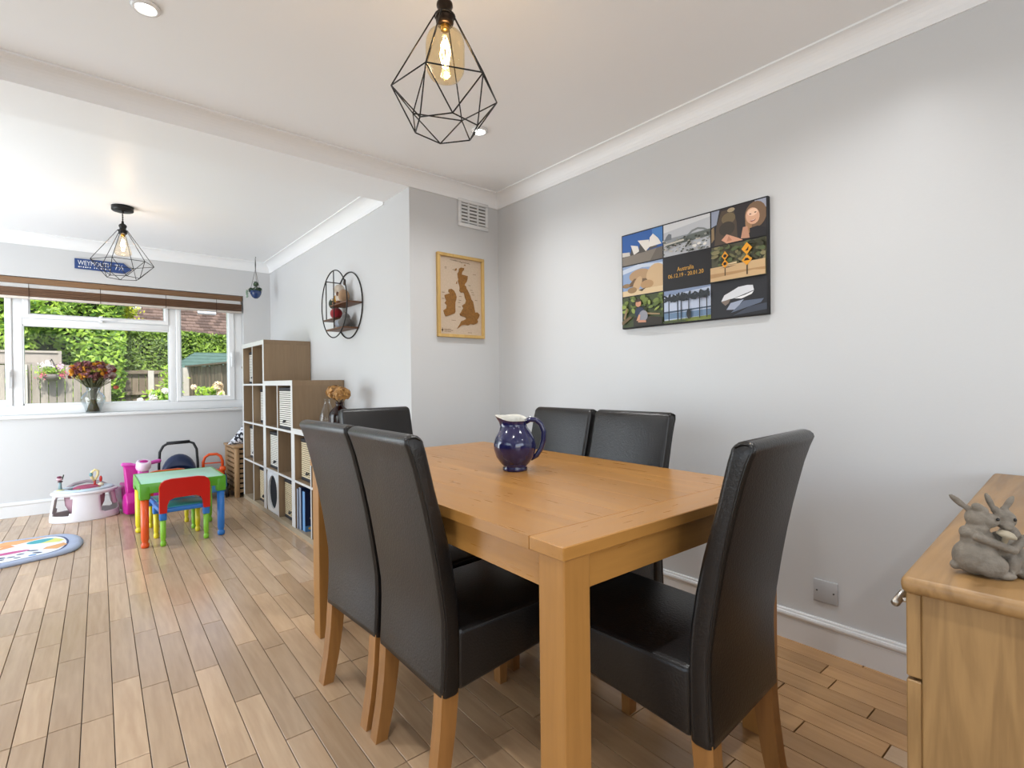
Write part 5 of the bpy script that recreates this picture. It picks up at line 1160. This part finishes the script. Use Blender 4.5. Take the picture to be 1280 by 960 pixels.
# neighbour's house: only its roof and eaves rise above the hedge
hs_ = thing('house', 'brown tiled house roof with a skylight, beyond the hedge', 'house', (4.0, 22.0, GZ))
HWX = 6.2; ez = 2.95-GZ; RUN = 4.2; RISE = 3.1
MB().box(-HWX+.3, HWX-.3, .35, 7.5, 0, ez-.05).build('wall', mat('house_render', 'b5a48f', rough=.9), hs_)
TILE = [mat('roof_tile_a', '54443c', rough=.85, var=.35, scale=9, bump=.3), mat('roof_tile_b', '6d5a50', rough=.85, var=.35, scale=9, bump=.3)]
NC = 24
mb = MB()
tv = []
for c in range(NC):
    y0 = RUN*c/NC; z0 = ez+RISE*c/NC; y1 = RUN*(c+1)/NC+.03; z1 = ez+RISE*(c+1)/NC+.01
    x = -HWX+(.10 if c % 2 else 0)
    while x < HWX:
        x1 = min(HWX, x+.20); dz = rg.uniform(.0, .016)
        mb.hexa([(x, y0, z0+.02), (x1-.008, y0, z0+.02), (x1-.008, y1, z1), (x, y1, z1)], [(x, y0-.004, z0+.055+dz), (x1-.008, y0-.004, z0+.055+dz), (x1-.008, y1, z1+.016+dz), (x, y1, z1+.016+dz)], rg.randint(0, 1)); x = x1
me = mb.mesh('roof_tiles')
for m in TILE: me.materials.append(m)
o = bpy.data.objects.new('roof_tiles', me); COL.objects.link(o); o.parent = hs_; o['kind'] = 'stuff'
mb = MB(); mb.add([(-HWX, 0, ez), (HWX, 0, ez), (HWX, RUN, ez+RISE), (-HWX, RUN, ez+RISE), (HWX, 2*RUN, ez), (-HWX, 2*RUN, ez)], [(0, 1, 2, 3), (3, 2, 4, 5), (0, 3, 5), (1, 4, 2), (0, 5, 4, 1)]); mb.build('roof_deck', mat('roof_under', '453a34', rough=.9), hs_)
MB().box(-HWX, HWX, -.09, -.02, ez-.06, ez+.02).build('gutter', mat('gutter_brown', '4a2f22', rough=.6), hs_)
def roof_pt(x, f, lift=.0): return Vector((x, RUN*f-lift*.6, ez+RISE*f+lift*.8))
def skylight(x0, x1, f0, f1):
    g = MB(); g.hexa([roof_pt(x0, f0, .05), roof_pt(x1, f0, .05), roof_pt(x1, f1, .05), roof_pt(x0, f1, .05)], [roof_pt(x0, f0, .12), roof_pt(x1, f0, .12), roof_pt(x1, f1, .12), roof_pt(x0, f1, .12)]); f = g.build('skylight', mat('skylight_frame', 'd8dce0', rough=.3), hs_)
    g = MB(); g.hexa([roof_pt(x0+.06, f0+.012, .121), roof_pt(x1-.06, f0+.012, .121), roof_pt(x1-.06, f1-.012, .121), roof_pt(x0+.06, f1-.012, .121)], [roof_pt(x0+.06, f0+.012, .13), roof_pt(x1-.06, f0+.012, .13), roof_pt(x1-.06, f1-.012, .13), roof_pt(x0+.06, f1-.012, .13)]); g.build('pane', mat('skylight_glass', 'cfdae6', rough=.08, coat=1.0), f)
skylight(-.56, .06, .270, .47); skylight(-3.15, -2.35, .275, .47)
# shed with a green felt roof
sh = thing('garden_shed', 'garden shed with a green hipped felt roof, behind the right fence', 'shed', (2.98, 13.90, GZ))
MB().box(-1.45, 1.45, -.62, .62, 0, 1.62).build('wall', FW2, sh)
GF = mat('green_felt', '4c645c', rough=.85, var=.3, scale=7, bump=.4, bscale=30)
nr = 6
for k in range(nr):
    f0, f1 = k/nr, (k+1)/nr; z0, z1 = 1.66+.46*f0, 1.66+.46*f1
    def rg_(f): return [(-1.62+.62*f, -.78+.76*f), (1.62-.62*f, -.78+.76*f), (1.62-.62*f, .78-.76*f), (-1.62+.62*f, .78-.76*f)]
    a = rg_(f0); b = rg_(f1)
    mb = MB(); vs_ = [(x, y, z0+.018) for x, y in a]+[(x*.997, y*.99, z1+.004) for x, y in b]+[(x, y, z0) for x, y in a]
    mb.add(vs_, [(0, 1, 5, 4), (1, 2, 6, 5), (2, 3, 7, 6), (3, 0, 4, 7), (8, 9, 1, 0), (9, 10, 2, 1), (10, 11, 3, 2), (11, 8, 0, 3)]); mb.build('felt_course', GF, sh)
MB().box(-1.0, 1.0, -.03, .03, 2.10, 2.14).build('ridge', GF, sh)
# hanging basket on the back fence
hb = thing('hanging_basket', 'hanging basket of pink and white flowers on the grey fence', 'flower basket', (-.40, 11.36, 1.175))
MB().lathe([(0, 0), (.06, .005), (.10, .05), (.115, .11), (.10, .11), (0, .09)], 24).build('pot', mat('basket_grey', '6f6a66', rough=.8), hb)
leaf_mass('foliage', 420, lambda: ((rg.gauss(0, .085), rg.gauss(-.02, .05), .15+rg.gauss(0, .04)), (0, -.6, .8)), .024, HL, hb)
for col, n, cx, cz in (('d84a7a', 60, .15, .10), ('e05a86', 50, -.10, .09), ('ece8ea', 90, -.06, .27), ('dca8c4', 60, .10, .23)):
    leaf_mass('blossom', n, lambda: ((cx+rg.gauss(0, .035), -.05+rg.gauss(0, .03), cz+rg.gauss(0, .03)), (0, -1, .4)), .016, mat('blossom_'+col, col, rough=.7), hb)
for s in (-1, 1): MB().tube([(s*.10, 0, .11), (0, .04, .36)], .006, 5).build('chain', BLACKM, hb)
MB().tube([(0, .04, .35), (0, .14, .36)], .008, 6).build('bracket', BLACKM, hb)
# roses
def rose(label, x, y, ztop, spread, nleaf, blooms, bloom_col):
    t = thing('rose_bush', label, 'shrub', (x, y, GZ))
    for k in range(5):
        a = rg.uniform(-.6, .6)*spread; MB().tube([(0, 0, 0), (a*.5, rg.uniform(-.1, .1), (ztop-GZ)*.5), (a, 0, ztop-GZ-.08)], .010, 6).build('stem', mat('rose_stem', '556b2c', rough=.8), t)
    leaf_mass('leaves', nleaf, lambda: ((rg.gauss(0, spread*.5), rg.gauss(0, .12), rg.uniform(.55, 1.0)*(ztop-GZ)-.05), (0, -.8, .6)), .04, leafmat('rose_leaf', '5f8f1e', 'bcd850', .3), t)
    for (dx, dz, r) in blooms:
        mb = MB()
        for k in range(60):
            d = Vector((rg.gauss(0, 1), rg.gauss(0, 1), rg.gauss(0, 1))).normalized(); petal(mb, Vector((dx, -.16, dz-GZ))+d*r*.6, d, r*.8)
        o = mb.build('bloom', mat('bloom_'+bloom_col, bloom_col, rough=.7), t); o['kind'] = 'stuff'
rose('white rose bush low behind the middle of the window', .93, 9.6, 1.06, .22, 500, ((-.12, .90, .06), (.03, 1.00, .055), (.12, .93, .06), (-.28, .86, .05)), 'f0ece2')
rose('climbing yellow-green rose on the brown fence, left of the mullion', 1.25, 11.4, 1.50, .14, 520, ((.05, 1.0, .05),), 'e8e4d8')
rose('rose bush with a large cream bloom, through the right casement', 1.50, 9.2, 1.10, .18, 460, ((.10, 1.06, .085), (.14, .95, .07), (-.22, 1.05, .05)), 'f0dfc0')
